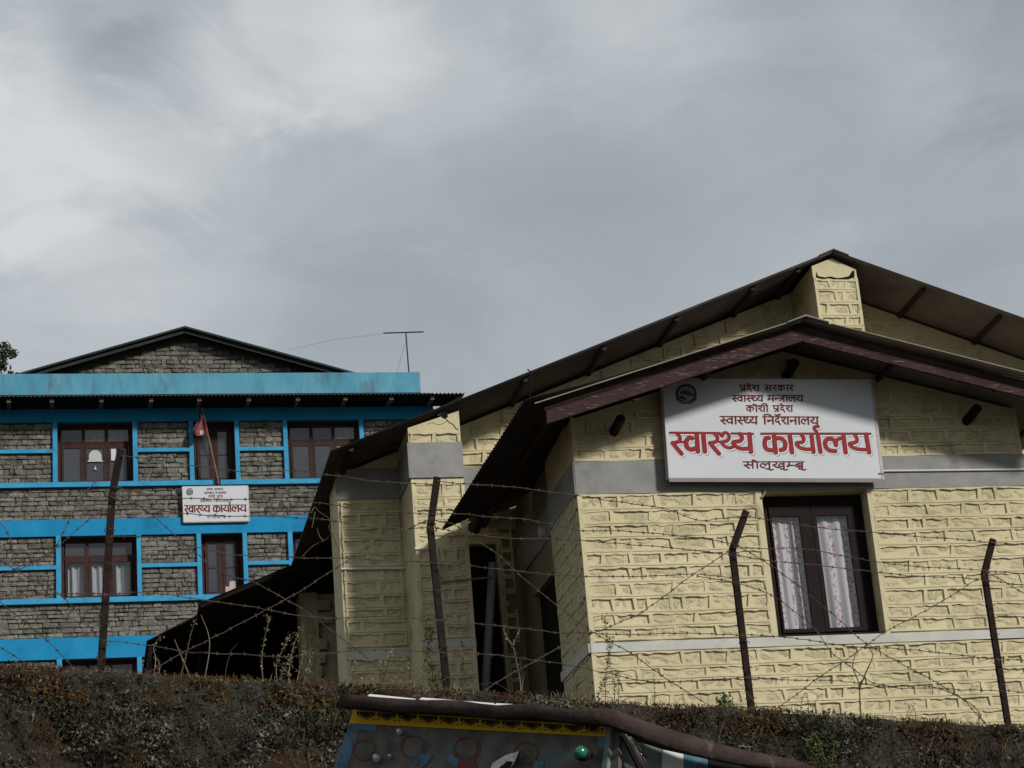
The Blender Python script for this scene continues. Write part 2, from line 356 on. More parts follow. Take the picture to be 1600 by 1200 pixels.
def floral():
    m = bpy.data.materials.new('floral_curtain_cloth'); m.use_nodes = True; nt = m.node_tree; N = nt.nodes; L = nt.links
    bs = N['Principled BSDF']; bs.inputs['Roughness'].default_value = 0.95
    tc = N.new('ShaderNodeTexCoord'); v = N.new('ShaderNodeTexVoronoi'); v.inputs['Scale'].default_value = 24
    nn = N.new('ShaderNodeTexNoise'); nn.inputs['Scale'].default_value = 26; L.new(tc.outputs['Object'], nn.inputs[0])
    L.new(tc.outputs['Object'], v.inputs[0])
    ad = N.new('ShaderNodeMath'); ad.operation = 'MULTIPLY_ADD'; L.new(nn.outputs['Fac'], ad.inputs[0]); ad.inputs[1].default_value = 0.7; L.new(v.outputs['Distance'], ad.inputs[2])
    r = N.new('ShaderNodeMapRange'); L.new(ad.outputs[0], r.inputs[0]); r.inputs[1].default_value = 0.92; r.inputs[2].default_value = 0.62
    # vertical flower strips
    sx = N.new('ShaderNodeSeparateXYZ'); L.new(tc.outputs['Object'], sx.inputs[0])
    w = N.new('ShaderNodeMath'); w.operation = 'SINE'; k = N.new('ShaderNodeMath'); k.operation = 'MULTIPLY_ADD'; L.new(sx.outputs[0], k.inputs[0]); k.inputs[1].default_value = 36; k.inputs[2].default_value = 0.6
    L.new(k.outputs[0], w.inputs[0]); w2 = N.new('ShaderNodeMapRange'); L.new(w.outputs[0], w2.inputs[0]); w2.inputs[1].default_value = -0.3; w2.inputs[2].default_value = 0.1
    mu = N.new('ShaderNodeMath'); mu.operation = 'MULTIPLY'; L.new(r.outputs[0], mu.inputs[0]); L.new(w2.outputs[0], mu.inputs[1])
    mx = N.new('ShaderNodeMix'); mx.data_type = 'RGBA'; L.new(mu.outputs[0], mx.inputs[0]); mx.inputs[6].default_value = (0.62, 0.59, 0.59, 1); mx.inputs[7].default_value = (0.42, 0.20, 0.22, 1)
    L.new(mx.outputs[2], bs.inputs['Base Color']); return m
M['floral'] = floral()
M['flag'] = mat('faded_crimson_cloth', (0.20, 0.06, 0.065), (0.30, 0.11, 0.11), 0.9, 8)
M['flag_blue'] = mat('faded_blue_cloth', (0.05, 0.05, 0.13), None, 0.9)
M['flag_white'] = mat('faded_white_cloth', (0.55, 0.42, 0.40), None, 0.9)
M['pole'] = mat('weathered_pole', (0.20, 0.13, 0.10), (0.28, 0.19, 0.15), 0.8, 10)
M['antenna'] = mat('dull_antenna_metal', (0.035, 0.045, 0.05), None, 0.5, metal=0.4)

# ------------------------------------------------------------------ terrain, road, sky setting
def ztop(u):                                                        # height of the retaining wall's top
    pts = [(-30, 7.2), (1.69, 5.256), (2.43, 5.212), (4.32, 5.089), (5.15, 5.046), (6.38, 4.941), (7.77, 4.861), (10.17, 4.688), (40, 2.9)]
    for (a, b), (c, d) in zip(pts, pts[1:]):
        if u <= c: return b + (d - b) * (u - a) / (c - a)
    return pts[-1][1]
def terr(u, v):
    if v < 16.3: return 0.0
    zt = ztop(max(-12, min(u, 16))) - 0.06
    if v < 27: return zt
    if v < 43: return zt + (9.6 - zt) * ((v - 27) / 16) ** 1.3
    if v < 70: return 9.6
    return 9.6 + (min(v, 900) - 70) * 0.012
g = MB()
us = [-2500, -600, -200, -80, -40, -25, -15, -8, -4, 0, 3, 6, 9, 12, 16, 22, 30, 50, 90, 200, 600, 2500]
vs_ = [-2500, -500, -100, -30, 0, 10, 16.28, 16.32, 18, 22, 27, 31, 35, 39, 43, 50, 70, 120, 300, 900, 2500]
for b in vs_:
    for a in us: g.v.append((a, b, terr(a, b)))
nU = len(us)
for j in range(len(vs_) - 1):
    for i in range(nU - 1): k = j * nU + i; g.f.append((k, k + 1, k + nU + 1, k + nU))
single('ground', g, M['ground'], kind='structure', yaw=YAW_W)
single('road', MB().box(-120, 120, 1.0, 13.9, -0.02, 0.012), M['road'], kind='structure', yaw=YAW_W)

# ------------------------------------------------------------------ stone walls
def rough_patch(seed, nx=6, nz=3, amp=0.5):
    """unit rough stone face: x,z in 0..1, y from 0 (proud) to 1 (deep)"""
    rnd = random.Random(seed); mb = MB(); dep = {}
    for j in range(nz + 1):
        for i in range(nx + 1):
            edge = i in (0, nx) or j in (0, nz)
            dep[i, j] = rnd.uniform(0.0, 1.0)
            if edge: dep[i, j] = rnd.uniform(0.55, 1.0)
    def fn(a, b):
        i, j = round(a * nx), round(b * nz); jx = 0 if i in (0, nx) else rnd.uniform(-.3, .3) / nx; jz = 0 if j in (0, nz) else rnd.uniform(-.25, .25) / nz
        return (a + jx, dep[i, j], b + jz)
    mb.grid(fn, nx, nz); return mb.mesh('stone')
PATCH = [rough_patch(s) for s in range(10)]
def pillow_stone(seed):
    """unit cut stone: irregular block, x,z in 0..1, y 0 (front) .. 1 (back)"""
    rnd = random.Random(seed); mb = MB()
    c = lambda x, z: (x + rnd.uniform(-.03, .03), z + rnd.uniform(-.07, .07))
    out = [c(0, .06), c(.5, 0), c(1, .05), c(1, .55), c(.97, .97), c(.5, 1), c(.03, .95), c(0, .5)]
    n = len(out); v = [(x, 1.0, z) for x, z in out] + [(x, rnd.uniform(.25, .4), z) for x, z in out]
    v += [(.5 + (x - .5) * rnd.uniform(.78, .92), rnd.uniform(0, .35), .5 + (z - .5) * rnd.uniform(.6, .85)) for x, z in out]
    f = []
    for r in range(2):
        for i in range(n): j = (i + 1) % n; f.append((r * n + i, r * n + j, (r + 1) * n + j, (r + 1) * n + i))
    f.append(tuple(2 * n + i for i in range(n)))
    mb.add(v, f); return mb
PILLOW_MB = [pillow_stone(s) for s in range(10)]
PILLOW = [p.mesh('stone') for p in PILLOW_MB]
for me in PATCH: me.materials.append(M['cream_stone'])
for me in PILLOW: me.materials.append(M['stone'])

def subtract(iv, holes):
    for a, b in holes:
        out = []
        for s, e in iv:
            if b <= s or a >= e: out.append((s, e)); continue
            if a > s: out.append((s, a))
            if b < e: out.append((b, e))
        iv = out
    return iv
def courses(rows, ufn, holes, wmin, wmax, rnd):
    """rows: (z0,z1); ufn(z0,z1)->(u0,u1) ; holes: (u0,u1,z0,z1) -> (u0,u1,z0,z1) blocks by rows"""
    res = []
    for z0, z1 in rows:
        a, b = ufn(z0, z1)
        if b - a < 0.1: continue
        hs = [(h[0], h[1]) for h in holes if h[2] < z1 - 0.02 and h[3] > z0 + 0.02]
        for s, e in subtract([(a, b)], hs):
            if e - s < 0.06: continue
            u = s; blk = []
            while u < e - 1e-6:
                w = rnd.uniform(wmin, wmax) if rnd.random() > .25 else rnd.uniform(wmin * .5, wmin)
                if e - (u + w) < wmin * .55: w = e - u
                blk.append((u, min(u + w, e))); u += w
            res.append((z0, z1, s, e, blk))
    return res
def row_list(z0, z1, pitch, rnd, jit=0.12):
    n = max(1, round((z1 - z0) / pitch)); w = [1 + rnd.uniform(-jit, jit) for _ in range(n)]; t = sum(w)
    out = []; z = z0
    for x in w: out.append((z, z + (z1 - z0) * x / t)); z += (z1 - z0) * x / t
    return out

def pointed_wall(res, place, pts_mb, rnd, stones, rib=0.028, proud=0.020):
    """raised pointing ribs round recessed rough faces. place(u, d, z) maps to the frame (d: depth in front of wall plane is negative)"""
    for z0, z1, s, e, blk in res:
        fz_ = lambda u, z: .007 * mnoise.noise(Vector((u * 1.6, z * 9, 3))) + .004 * mnoise.noise(Vector((u * 7, z * 9, 3)))
        fp_ = lambda u, z: max(.35, min(1.25, .85 + 1.1 * mnoise.noise(Vector((u * 2.3, z * 5, 8)))))
        for (zc, half) in ((z0, rib), (z1, rib)):
            n = max(2, int((e - s) / 0.055)); 
            o = len(pts_mb.v)
            lowj = [rnd.uniform(-.011, .010) for _ in range(n + 1)]; hij = [rnd.uniform(-.010, .010) for _ in range(n + 1)]
            for i in range(n + 1):
                u = s + (e - s) * i / n
                lo = zc - (half if zc == z1 else 0) + (lowj[i] if zc == z1 else 0)
                hi = zc + (half if zc == z0 else 0) + (hij[i] if zc == z0 else 0)
                pr = -proud * fp_(u, zc) - rnd.uniform(0, .003); wv = fz_(u, zc); lo += wv; hi += wv
                pts_mb.v += [tuple(place(u, 0.002, lo - .002)), tuple(place(u, pr, lo + .003)), tuple(place(u, pr, hi - .003)), tuple(place(u, 0.002, hi + .002))]
            for i in range(n):
                a = o + 4 * i
                for k in range(3): pts_mb.f.append((a + k, a + 4 + k, a + 5 + k, a + 1 + k))
        edges = sorted(set([blk[0][0]] + [b for _, b in blk]))
        for u in edges:
            h = rib * .85; a0 = u - (h if u > s + .01 else 0); a1 = u + (h if u < e - .01 else 0)
            if u <= s + .01: a1 = u + h * 1.2
            if u >= e - .01: a0 = u - h * 1.2
            t = rnd.uniform(-.012, .012); o = len(pts_mb.v)
            for z, tt in ((z0 + rib * .6, -t), (z1 - rib * .6, t)):
                pr = -proud * fp_(u, z) + .0012; z += fz_(u, z)
                pts_mb.v += [tuple(place(a0 + tt - .002, 0.002, z)), tuple(place(a0 + tt + .003, pr, z)), tuple(place(a1 + tt - .003, pr, z)), tuple(place(a1 + tt + .002, 0.002, z))]
            for k in range(3): pts_mb.f.append((o + k, o + k + 1, o + k + 5, o + k + 4))
        for a, b in blk:
            if b - a > .05: stones.append((a + rib * .5, b - rib * .5, z0 + rib * .7, z1 - rib * .7, place))

def Y_front(v): return lambda u, d, z: (u, v + d, z)
# yellow building -----------------------------------------------------------
VW, VM, VP = 22.0, 25.5, 24.60           # wing front, main gable wall, piers of the main gable
A_U, A_Z, SL = 9.673, 12.24, 0.3915     # main ridge
def zroof(u): return A_Z - SL * abs(u - A_U) - (0.003 * (A_U - u) if u < A_U else -0.010 * (u - A_U))
WA_U, WA_Z = 7.91, 9.965               # wing ridge
def zwing(u): return WA_Z - (0.311 * (WA_U - u) if u < WA_U else 0.270 * (u - WA_U))
yb = Thing('office_building', 'pale yellow gabled office building with raised pointing, grey bands and brown iron roofs',
           'building', (7.0, 22.0, 4.6), YAW_Y)
rnd = random.Random(3)
GZ = 4.3
# shell walls
wl = Boxes()
WR = 10.62                               # wing right corner
OU0, OU1, OZ0, OZ1 = 7.462, 8.682, 6.62, 8.262
def top(u, f, m): return f(u) - m
wl.prism([(5.38, GZ), (OU0, GZ), (OU0, top(OU0, zwing, .05)), (5.38, top(5.38, zwing, .05))], VW, VW + .32)
wl.prism([(OU1, GZ), (WR, GZ), (WR, top(WR, zwing, .05)), (OU1, top(OU1, zwing, .05))], VW, VW + .32)
wl.prism([(OU0, GZ), (OU1, GZ), (OU1, OZ0), (OU0, OZ0)], VW, VW + .32)
wl.prism([(OU0, OZ1), (OU1, OZ1), (OU1, top(OU1, zwing, .05)), (WA_U, top(WA_U, zwing, .05)), (OU0, top(OU0, zwing, .05))], VW, VW + .32)
# wing left side wall with a doorway, and right side wall
DZ = 7.86
wl.box(5.38, 5.70, VW + .32, 23.40, GZ, 9.17)
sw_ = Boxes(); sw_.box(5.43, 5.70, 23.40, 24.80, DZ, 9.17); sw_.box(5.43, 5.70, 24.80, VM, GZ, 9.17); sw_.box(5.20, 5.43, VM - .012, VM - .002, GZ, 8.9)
wl.box(WR - .3, WR, VW + .32, VM, GZ, 9.2)
# main gable wall (doorway between the pier and the wing)
MR = 2 * A_U - 3.22
wl.prism([(3.22, GZ), (4.66, GZ), (4.66, top(4.66, zroof, .06)), (3.22, top(3.22, zroof, .06))], VM, VM + .35)
wl.prism([(4.66, 8.72), (5.16, 8.72), (5.16, top(5.16, zroof, .06)), (4.66, top(4.66, zroof, .06))], VM, VM + .35)
wl.prism([(5.16, GZ), (MR, GZ), (MR, top(MR, zroof, .06)), (A_U, top(A_U, zroof, .06)), (5.16, top(5.16, zroof, .06))], VM, VM + .35)
wl.box(3.22, 3.55, VM + .35, 26.3, GZ, 9.62)
AX = Y(471, 1000, 29.9).x
wl.box(AX, AX + .25, 29.9, 30.4, GZ, 9.3); wl.box(AX + .25, 4.2, 30.0, 30.4, GZ, 9.3)
wl.box(MR - .3, MR, VM + .35, 34, GZ, 9.6)
# piers
for (a, b) in ((4.0, 4.64), (9.39, 9.985)):
    mid = (a + b) / 2
    t0 = [(a, GZ), (b, GZ), (b, zroof(b) - .10)] + ([(A_U, zroof(A_U) - .06)] if a < A_U < b else []) + [(a, zroof(a) - .06)]
    wl.prism(t0, VP, VM - .002)
wl.make(yb, 'wall', M['cream']); sw_.make(yb, 'wall', M['cream_shade'])
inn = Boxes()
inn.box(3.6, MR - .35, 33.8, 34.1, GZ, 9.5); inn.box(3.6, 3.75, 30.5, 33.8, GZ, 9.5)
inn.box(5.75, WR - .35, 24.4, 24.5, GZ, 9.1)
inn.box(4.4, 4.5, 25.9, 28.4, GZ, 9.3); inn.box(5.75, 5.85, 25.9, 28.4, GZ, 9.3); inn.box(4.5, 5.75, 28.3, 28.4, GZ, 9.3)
inn.box(5.50, 5.56, 23.38, 24.82, GZ, DZ + .05); inn.box(4.60, 5.20, VM + .12, VM + .16, GZ, 8.80)  # dark panels added behind both doorways so the openings look unlit
inn.make(yb, 'inner_shade_wall', M['dark_in'])
# pointing and stones
pm = MB(); stones = []
rows_lo = row_list(5.30, 6.515, 0.152, rnd); rows_mid = row_list(6.64, 8.268, 0.163, rnd); rows_hi = row_list(8.645, 10.0, 0.15, rnd)
def uf_wing(z0, z1):
    z = z1 + .12
    a = max(5.40, WA_U - (WA_Z - z) / .311) if z < WA_Z else 99
    b = min(WR - .02, WA_U + (WA_Z - z) / .270) if z < WA_Z else 0
    return a, b
R1 = courses(rows_lo + rows_mid + rows_hi, uf_wing, [(OU0 - .06, OU1 + .05, 6.6, 8.3)], 0.27, 0.52, rnd)
pointed_wall(R1, Y_front(VW), pm, rnd, stones)
def uf_main(z0, z1):
    z = z1 + .1; a = A_U - (A_Z - z) / SL; b = A_U + (A_Z - z) / SL
    return max(3.25, a), min(13.6, b)
rowsM = row_list(6.2, 7.33, .17, rnd) + row_list(7.47, 9.30, .17, rnd) + row_list(9.745, 12.0, .172, rnd)
def hideM(z0):                          # behind the wing roof nothing shows: leave those stones out
    return []
HM = [(3.97, 4.68, 0, 20), (9.36, 10.01, 0, 20), (4.60, 5.20, 0, 8.75), (5.36, 13.7, 0, 9.25)]
R2 = courses(rowsM, uf_main, HM, 0.30, 0.50, rnd)
pointed_wall(R2, Y_front(VM), pm, rnd, stones, proud=.024)
# pier faces
R3 = courses(row_list(6.3, 7.22, .155, rnd) + row_list(7.34, 9.24, .155, rnd) + row_list(9.70, 9.88, .16, rnd), lambda a, b: (4.02, 4.62), [], .22, .42, rnd)
R3 += courses(row_list(10.9, 11.88, .163, rnd), lambda a, b: (9.41, 9.965), [], .16, .38, rnd)
pointed_wall(R3, Y_front(VP), pm, rnd, stones)
# wing side face of the corner pier and of the gable pier
side = lambda u, d, z: (5.38 + d, VW + (5.38 - 0) * 0 + u, z)
R4 = courses(row_list(5.3, 6.515, .152, rnd) + row_list(6.64, 8.268, .163, rnd), lambda a, b: (0.05, 1.36), [], .3, .6, rnd)
res_side = []
pointed_wall(R4, lambda u, d, z: (5.38 + d, VW + 1.40 - u, z), pm, rnd, res_side, proud=.014)
sp_mb = MB()                            # the side stones stand nearly edge-on: joined
for a, b, z0, z1, pl in res_side:
    q = [pl(a, .0, z0), pl(b, .0, z0), pl(b, .0, z1), pl(a, .0, z1)]
    c = pl((a + b) / 2 + rnd.uniform(-.03, .03), -.016, (z0 + z1) / 2)
    sp_mb.add(q + [c], [(0, 1, 4), (1, 2, 4), (2, 3, 4), (3, 0, 4)])
# a back annex pier behind the left eave
R5 = courses(row_list(7.4, 9.2, .18, rnd), lambda a, b: (AX + .05, 4.1), [], .25, .45, rnd)
pointed_wall(R5, lambda u, d, z: (u, (29.9 if u < AX + .2 else 30.0) + d, z), pm, rnd, stones, proud=.012)
yb.part('mortar_pointing', pm, M['cream'], kind='stuff')
stones.sort(key=lambda s: -((s[1] - s[0]) * (s[3] - s[2])))
for i, (a, b, z0, z1, pl) in enumerate(stones):
    if b - a < .03: continue
    p = pl(a, -.010, z0)
    if i < 296:
        yb.inst('stone', PATCH[rnd.randrange(10)], (p[0], p[1] + .0, p[2]), (b - a, .016, z1 - z0))
    else:
        m = PATCH[i % 10]; sp_mb.add([(p[0] + v.co.x * (b - a), p[1] + v.co.y * .016, p[2] + v.co.z * (z1 - z0)) for v in m.vertices], [tuple(f.vertices) for f in m.polygons])
yb.part('small_stones', sp_mb, M['cream_stone'], kind='stuff')
# bands
bd = Boxes()
bd.box(5.365, WR + .01, VW - .022, VW - .002, 8.268, 8.642)
bd.box(5.358, 5.378, VW - .022, 23.40, 8.268, 8.642); bd.box(5.41, 5.428, 23.402, VM, 8.268, 8.642)
bd.box(3.20, 4.0, VM - .018, VM - .002, 9.325, 9.72); bd.box(4.642, 5.42, VM - .018, VM - .002, 9.325, 9.72)
zt0, zt1 = Y(638.7, 692.5, VP).z, Y(641, 747.5, VP).z
bd.box(3.992, 4.648, VP - .022, VP - .002, zt1, zt0); bd.box(3.978, 3.998, VP - .022, VM - .02, zt1, zt0)
bd.make(yb, 'cement_band', M['cement'])
sb = Boxes()
sb.box(5.36, WR + .01, VW - .030, VW - .002, 6.52, 6.622); sb.box(5.35, 5.378, VW - .03, 23.40, 6.52, 6.622)
sb.box(3.23, 3.998, VM - .016, VM - .002, 7.33, 7.45); sb.box(3.995, 4.645, VP - .02, VP - .002, 7.22, 7.32)
sb.box(OU0 - .0, OU1 + .0, VW + .002, VW + .3, 6.600, 6.626)
sb.make(yb, 'sill_band', M['sillband'])
jb = Boxes()                                # plain plaster margins beside the window
jb.box(OU0 - .075, OU0 - .003, VW - .020, VW - .001, 6.624, 8.266); jb.box(OU1 + .003, OU1 + .05, VW - .020, VW - .001, 6.624, 8.266)
jb.box(5.378, 5.43, VW - .021, VW - .001, 5.2, 6.518); jb.box(5.378, 5.43, VW - .021, VW - .001, 6.626, 8.265); jb.box(5.378, 5.43, VW - .021, VW - .001, 8.646, 9.15)
for a, b in ((4.0, 4.64),):
    jb.box(a, a + .04, VP - .021, VP - .001, 6.3, 7.215); jb.box(a, a + .04, VP - .021, VP - .001, 7.325, 9.24)
    jb.box(b - .04, b, VP - .021, VP - .001, 6.3, 7.215); jb.box(b - .04, b, VP - .021, VP - .001, 7.325, 9.24)
for a, b in ((9.39, 9.985),): jb.box(a, a + .035, VP - .021, VP - .001, 10.8, 11.9); jb.box(b - .035, b, VP - .021, VP - .001, 10.8, 11.9)
jb.make(yb, 'plaster_margin', M['cream'])
# broken pier head: dark ragged slots round a lump of mortar
ck = MB(); zt = 11.92
pts = [(9.44, zt + .07), (9.46, zt + .01), (9.55, zt - .01), (9.62, zt + .005), (9.72, zt - .02), (9.82, zt - .005), (9.88, zt + .01), (9.93, zt + .08), (9.96, zt + .09),
       (9.95, zt - .01), (9.86, zt - .035), (9.72, zt - .045), (9.60, zt - .02), (9.52, zt - .035), (9.43, zt - .01)]
ck.prism(pts[::-1], VP - .004, VP - .002)
yb.part('crack', ck, M['black'])
hl = MB()
hp = [Y(x, y, VP) for x, y in ((692, 643), (698, 645), (700, 651), (696, 655), (690, 652))]
hl.prism([(p.x, p.z) for p in hp][::-1], VP - .005, VP - .002)
cr_ = [Y(x, y, VP) for x, y in ((697, 655), (702, 660), (708, 663), (712, 669), (716, 672))]
hl.tube([(p.x, VP - .001, p.z) for p in cr_], .006, 4)
cr_ = [Y(x, y, VP) for x, y in ((668, 663), (676, 660), (684, 664), (692, 662), (698, 658))]
hl.tube([(p.x, VP - .001, p.z) for p in cr_], .003, 4)
yb.part('crack', hl, M['black'])

def corrugated(u0, z0, u1, z1, v0, v1, pitch=.076, amp=.011, nslope=2, dz=0.0):
    """ribs run down the slope from (u0,z0) to (u1,z1); waves follow v"""
    n = int((v1 - v0) / pitch * 8); mb = MB()
    for j in range(nslope + 1):
        t = j / nslope
        for i in range(n + 1):
            v = v0 + (v1 - v0) * i / n
            mb.v.append((u0 + (u1 - u0) * t, v, z0 + (z1 - z0) * t + amp * math.sin(2 * math.pi * (v - v0) / pitch + 1.5) + dz))
    for j in range(nslope):
        for i in range(n): a = j * (n + 1) + i; mb.f.append((a, a + 1, a + n + 2, a + n + 1))
    return mb
VR = 24.5
EL = 3.036
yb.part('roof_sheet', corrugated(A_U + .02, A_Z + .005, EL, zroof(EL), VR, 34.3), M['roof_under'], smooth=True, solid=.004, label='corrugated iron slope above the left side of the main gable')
yb.part('roof_sheet', corrugated(2 * A_U - EL, zroof(2 * A_U - EL), A_U - .02, A_Z + .005, VR, 34.3), M['roof'], smooth=True, solid=.004, label='corrugated iron slope above the right side of the main gable')
rc = MB(); rc.prism([(A_U - .2, zroof(A_U - .2) + .012), (A_U, A_Z + .016), (A_U + .2, zroof(A_U + .2) + .012), (A_U + .2, zroof(A_U + .2) + .022), (A_U, A_Z + .030), (A_U - .2, zroof(A_U - .2) + .022)][::-1], VR - .02, 34.3)
yb.part('ridge_cap', rc, M['roof'])
for u in (3.30, 4.40, 5.50, 6.533, 7.515, 8.564, 9.20, 10.87, 11.87, 12.9, 13.9, 14.9, 15.7):
    p = MB(); z = zroof(u) - .058
    p.tube([(u, VR + .10, z + .02), (u, VM + (.1 if u > 3.4 else .6), z)], .036, 8)
    yb.part('purlin', p, M['beam'])
# wing roof
VF = 21.12
WE_L, WE_R = 4.72, 11.2
def twisted(u0, z0, ua, za, ub, zb_, v0, v1, pitch=.076, amp=.012):
    n = int((v1 - v0) / pitch * 8); mb = MB(); ns = 4
    for j in range(ns + 1):
        t = j / ns
        for i in range(n + 1):
            k = i / n; v = v0 + (v1 - v0) * k; ue, ze = ua + (ub - ua) * k, za + (zb_ - za) * k
            drop = (ze - (z0 - (u0 - ue) * .311)) * t * t
            mb.v.append((u0 + (ue - u0) * t, v, z0 - (u0 - ue) * .311 * t + drop + amp * math.sin(2 * math.pi * (v - v0) / pitch + 1.5)))
    for j in range(ns):
        for i in range(n): a = j * (n + 1) + i; mb.f.append((a, a + 1, a + n + 2, a + n + 1))
    return mb
e0 = Y(818, 627, VF); e1 = Y(690, 828, 24.45)
yb.part('roof_sheet', twisted(WA_U + .02, WA_Z + .004, e0.x, e0.z, e1.x, e1.z, VF, 24.45), M['roof_shade'], smooth=True, solid=.004, label='corrugated iron slope over the left side of the wing, its eave sagging')
yb.part('roof_sheet', corrugated(WA_U + .02, WA_Z + .004, 4.80, zwing(4.80), 24.47, VM - .02), M['roof'], smooth=True, solid=.004)
yb.part('wall_plate', MB().bar((4.85, 24.3, 8.93), (4.70, 24.58, 8.62), .09, .12), M['beam'])
yb.part('roof_sheet', corrugated(WE_R, zwing(WE_R), WA_U - .02, WA_Z + .004, VF, VM - .02), M['roof'], smooth=True, solid=.004, label='corrugated iron slope over the right side of the wing')
rc = MB(); q = lambda u: zwing(u)
rc.prism([(WA_U - .22, q(WA_U - .22) + .012), (WA_U, WA_Z + .018), (WA_U + .26, q(WA_U + .26) + .012), (WA_U + .26, q(WA_U + .26) + .024), (WA_U, WA_Z + .040), (WA_U - .22, q(WA_U - .22) + .024)][::-1], VF - .03, VM)
yb.part('ridge_cap', rc, M['roof'])
te = Boxes()                               # verge sheet edges, their sunlit line painted in as pale strips
te.prism([(4.80, q(4.80) + .010), (7.75, q(7.75) + .010), (7.75, q(7.75) + .022), (4.80, q(4.80) + .022)], VF - .012, VF + .0)
te.prism([(8.20, q(8.20) + .010), (11.15, q(11.15) + .010), (11.15, q(11.15) + .022), (8.20, q(8.20) + .022)], VF - .012, VF + .0)
te.make(yb, 'verge_edge', M['roof_edge'])
fz = lambda u, k: zwing(u) - k
def fascia(u0, u1, va, vb, k0, k1):
    a = sorted((u0, u1)); return MB().prism([(a[0], fz(a[0], k1)), (a[1], fz(a[1], k1)), (a[1], fz(a[1], k0)), (a[0], fz(a[0], k0))], va, vb)
yb.part('fascia_board', fascia(4.95, WA_U, 21.26, 21.30, .060, .205), M['fascia']); yb.part('dark_verge_strip', fascia(4.93, WA_U, 21.255, 21.30, .025, .0595), M['beam'])  # dark strips over the fascia boards imitate shading below the verge
yb.part('fascia_board', fascia(WA_U + .002, 11.1, 21.26, 21.30, .108, .215), M['fascia']); yb.part('dark_verge_strip', fascia(WA_U + .002, 11.1, 21.25, 21.30, .025, .1075), M['beam'])
# rafters/purlins of the wing, their round ends under the verge
for u in (5.02, 5.86, 6.9, 7.92, 9.0, 10.0, 10.9):
    p = MB(); z = zwing(u) - .075 - (.17 if u in (5.86, 7.92, 10.0) else .03)
    if u in (5.86, 7.92, 10.0):
        z = zwing(u) - .33
        p.tube([(u, 21.66, z + .02), (u - .0, VW + .1, z - .03)], .055, 10)
        yb.part('rafter_end', p, M['frame_dark'])
        s = MB(); s.sphere((u + .09, 21.34, z + .12), .042, 8, 5, (1, .6, .6)); yb.part('bracket', s, M['fascia'])
    else:
        p.tube([(u, 21.36, z), (u, VM, z)], .035, 8); yb.part('purlin', p, M['beam'])
p = MB(); p.tube([(7.955, VW - .03, 9.80), (7.955, VW - .03, 9.62)], .016, 6); yb.part('conduit', p, M['beam'])
# window
wn = MB(); F0v, F1v = VW + .17, VW + .25
zb, ztp = 6.632, 8.235
wn.box(7.475, 7.575, F0v, F1v, zb, ztp); wn.box(8.60, 8.675, F0v, F1v, zb, ztp); wn.box(7.575, 8.60, F0v, F1v, 8.13, ztp); wn.box(7.575, 8.60, F0v, F1v, zb, 6.70)
wn.box(7.99, 8.065, F0v - .015, F1v, 6.70, 8.13)
win = yb.part('window', wn, M['frame_dark'])
for (a, b, l, r_) in ((7.578, 7.987, .022, .062), (8.068, 8.597, .052, .115)):
    s = MB(); d0, d1 = F0v - .02, F0v + .030
    s.box(a, a + l, d0, d1, 6.703, 8.127); s.box(b - r_, b, d0, d1, 6.703, 8.127)
    s.box(a + l, b - r_, d0, d1, 8.02, 8.127); s.box(a + l, b - r_, d0, d1, 6.703, 6.745)
    yb.part('sash', s, M['frame_dark'], win)
    yb.part('pane', pane(a + l, b - r_, d0 + .015, 6.745, 8.02), M['glass'], win)
wsl = MB().box(7.44, 8.70, VW + .005, F0v - .002, 6.628, 6.652); yb.part('window_board', wsl, M['frame_dark'], win)
def curtain(u0, u1, z0, z1, v, yaw, m, label, org, lean=0.0, waves=5, amp=.018, group=None):
    mb = MB(); ph = random.uniform(0, 6)
    mb.grid(lambda a, b: (u0 + (u1 - u0) * a + lean * (1 - b), v + amp * math.sin(a * waves * 6.28 + ph + b * .8) * (1 - .5 * b) + amp * .5 * math.sin(a * 17 + ph), z0 + (z1 - z0) * b), 48, 6)
    return single('curtain', mb, m, label, 'curtain', org, yaw, smooth=True, group=group)
curtain(7.58, 7.80, 6.68, 8.08, VW + .235, YAW_Y, M['floral'], 'white flowered curtain at the far left edge of the yellow wall window', (7.6, VW + .3, 6.7), .0, 2)
curtain(7.81, 7.99, 6.68, 8.08, VW + .235, YAW_Y, M['floral'], 'narrow flowered curtain just left of the centre post in the yellow wall window', (7.85, VW + .3, 6.7), .0, 2)
curtain(8.07, 8.50, 6.68, 8.08, VW + .235, YAW_Y, M['floral'], 'flowered curtain right of the centre post in the yellow wall window', (8.25, VW + .3, 6.7), .0, 3)
# pipes and small fittings
def P(px, py, v): p = Y(px, py, v); return (p.x, p.y, p.z)
yb.part('water_pipe', MB().tube([P(1372, 736, VW - .035), P(1610, 733.5, VW - .035)], .012, 8), M['white_pvc'])
yb.part('conduit', MB().tube([P(1193, 752, VW - .03), P(1195, 770, VW - .03), P(1190, 778, VW - .03)], .012, 6), M['cement'])
yb.part('water_pipe', MB().tube([P(533, 889, VM - .03), P(632, 888, VM - .03), P(634, 884, VM - .03), P(650, 857, VP - .04), P(683, 855.5, VP - .04), P(686, 925, VP - .04)], .015, 8), M['white_pvc'])
yb.part('water_pipe', MB().tube([P(690, 909, VP - .04), P(733, 905, VP - .03), P(768, 902, 24.75)], .012, 8), M['grey_pvc'])
yb.part('downpipe', MB().tube([P(770, 880, 24.8), P(757, 1100, 24.8)], .052, 12), M['grey_pvc'])
lamp = MB(); q0 = Vector((5.425, 23.9, 8.40)); lamp.tube([q0, q0 + Vector((-.07, 0, 0))], [.085, .075], 14); yb.part('wall_lamp', lamp, M['sillband'])
yb.part('meter_box', MB().box(5.40, 5.425, 23.45, 23.56, 8.30, 8.42), M['sillband'])
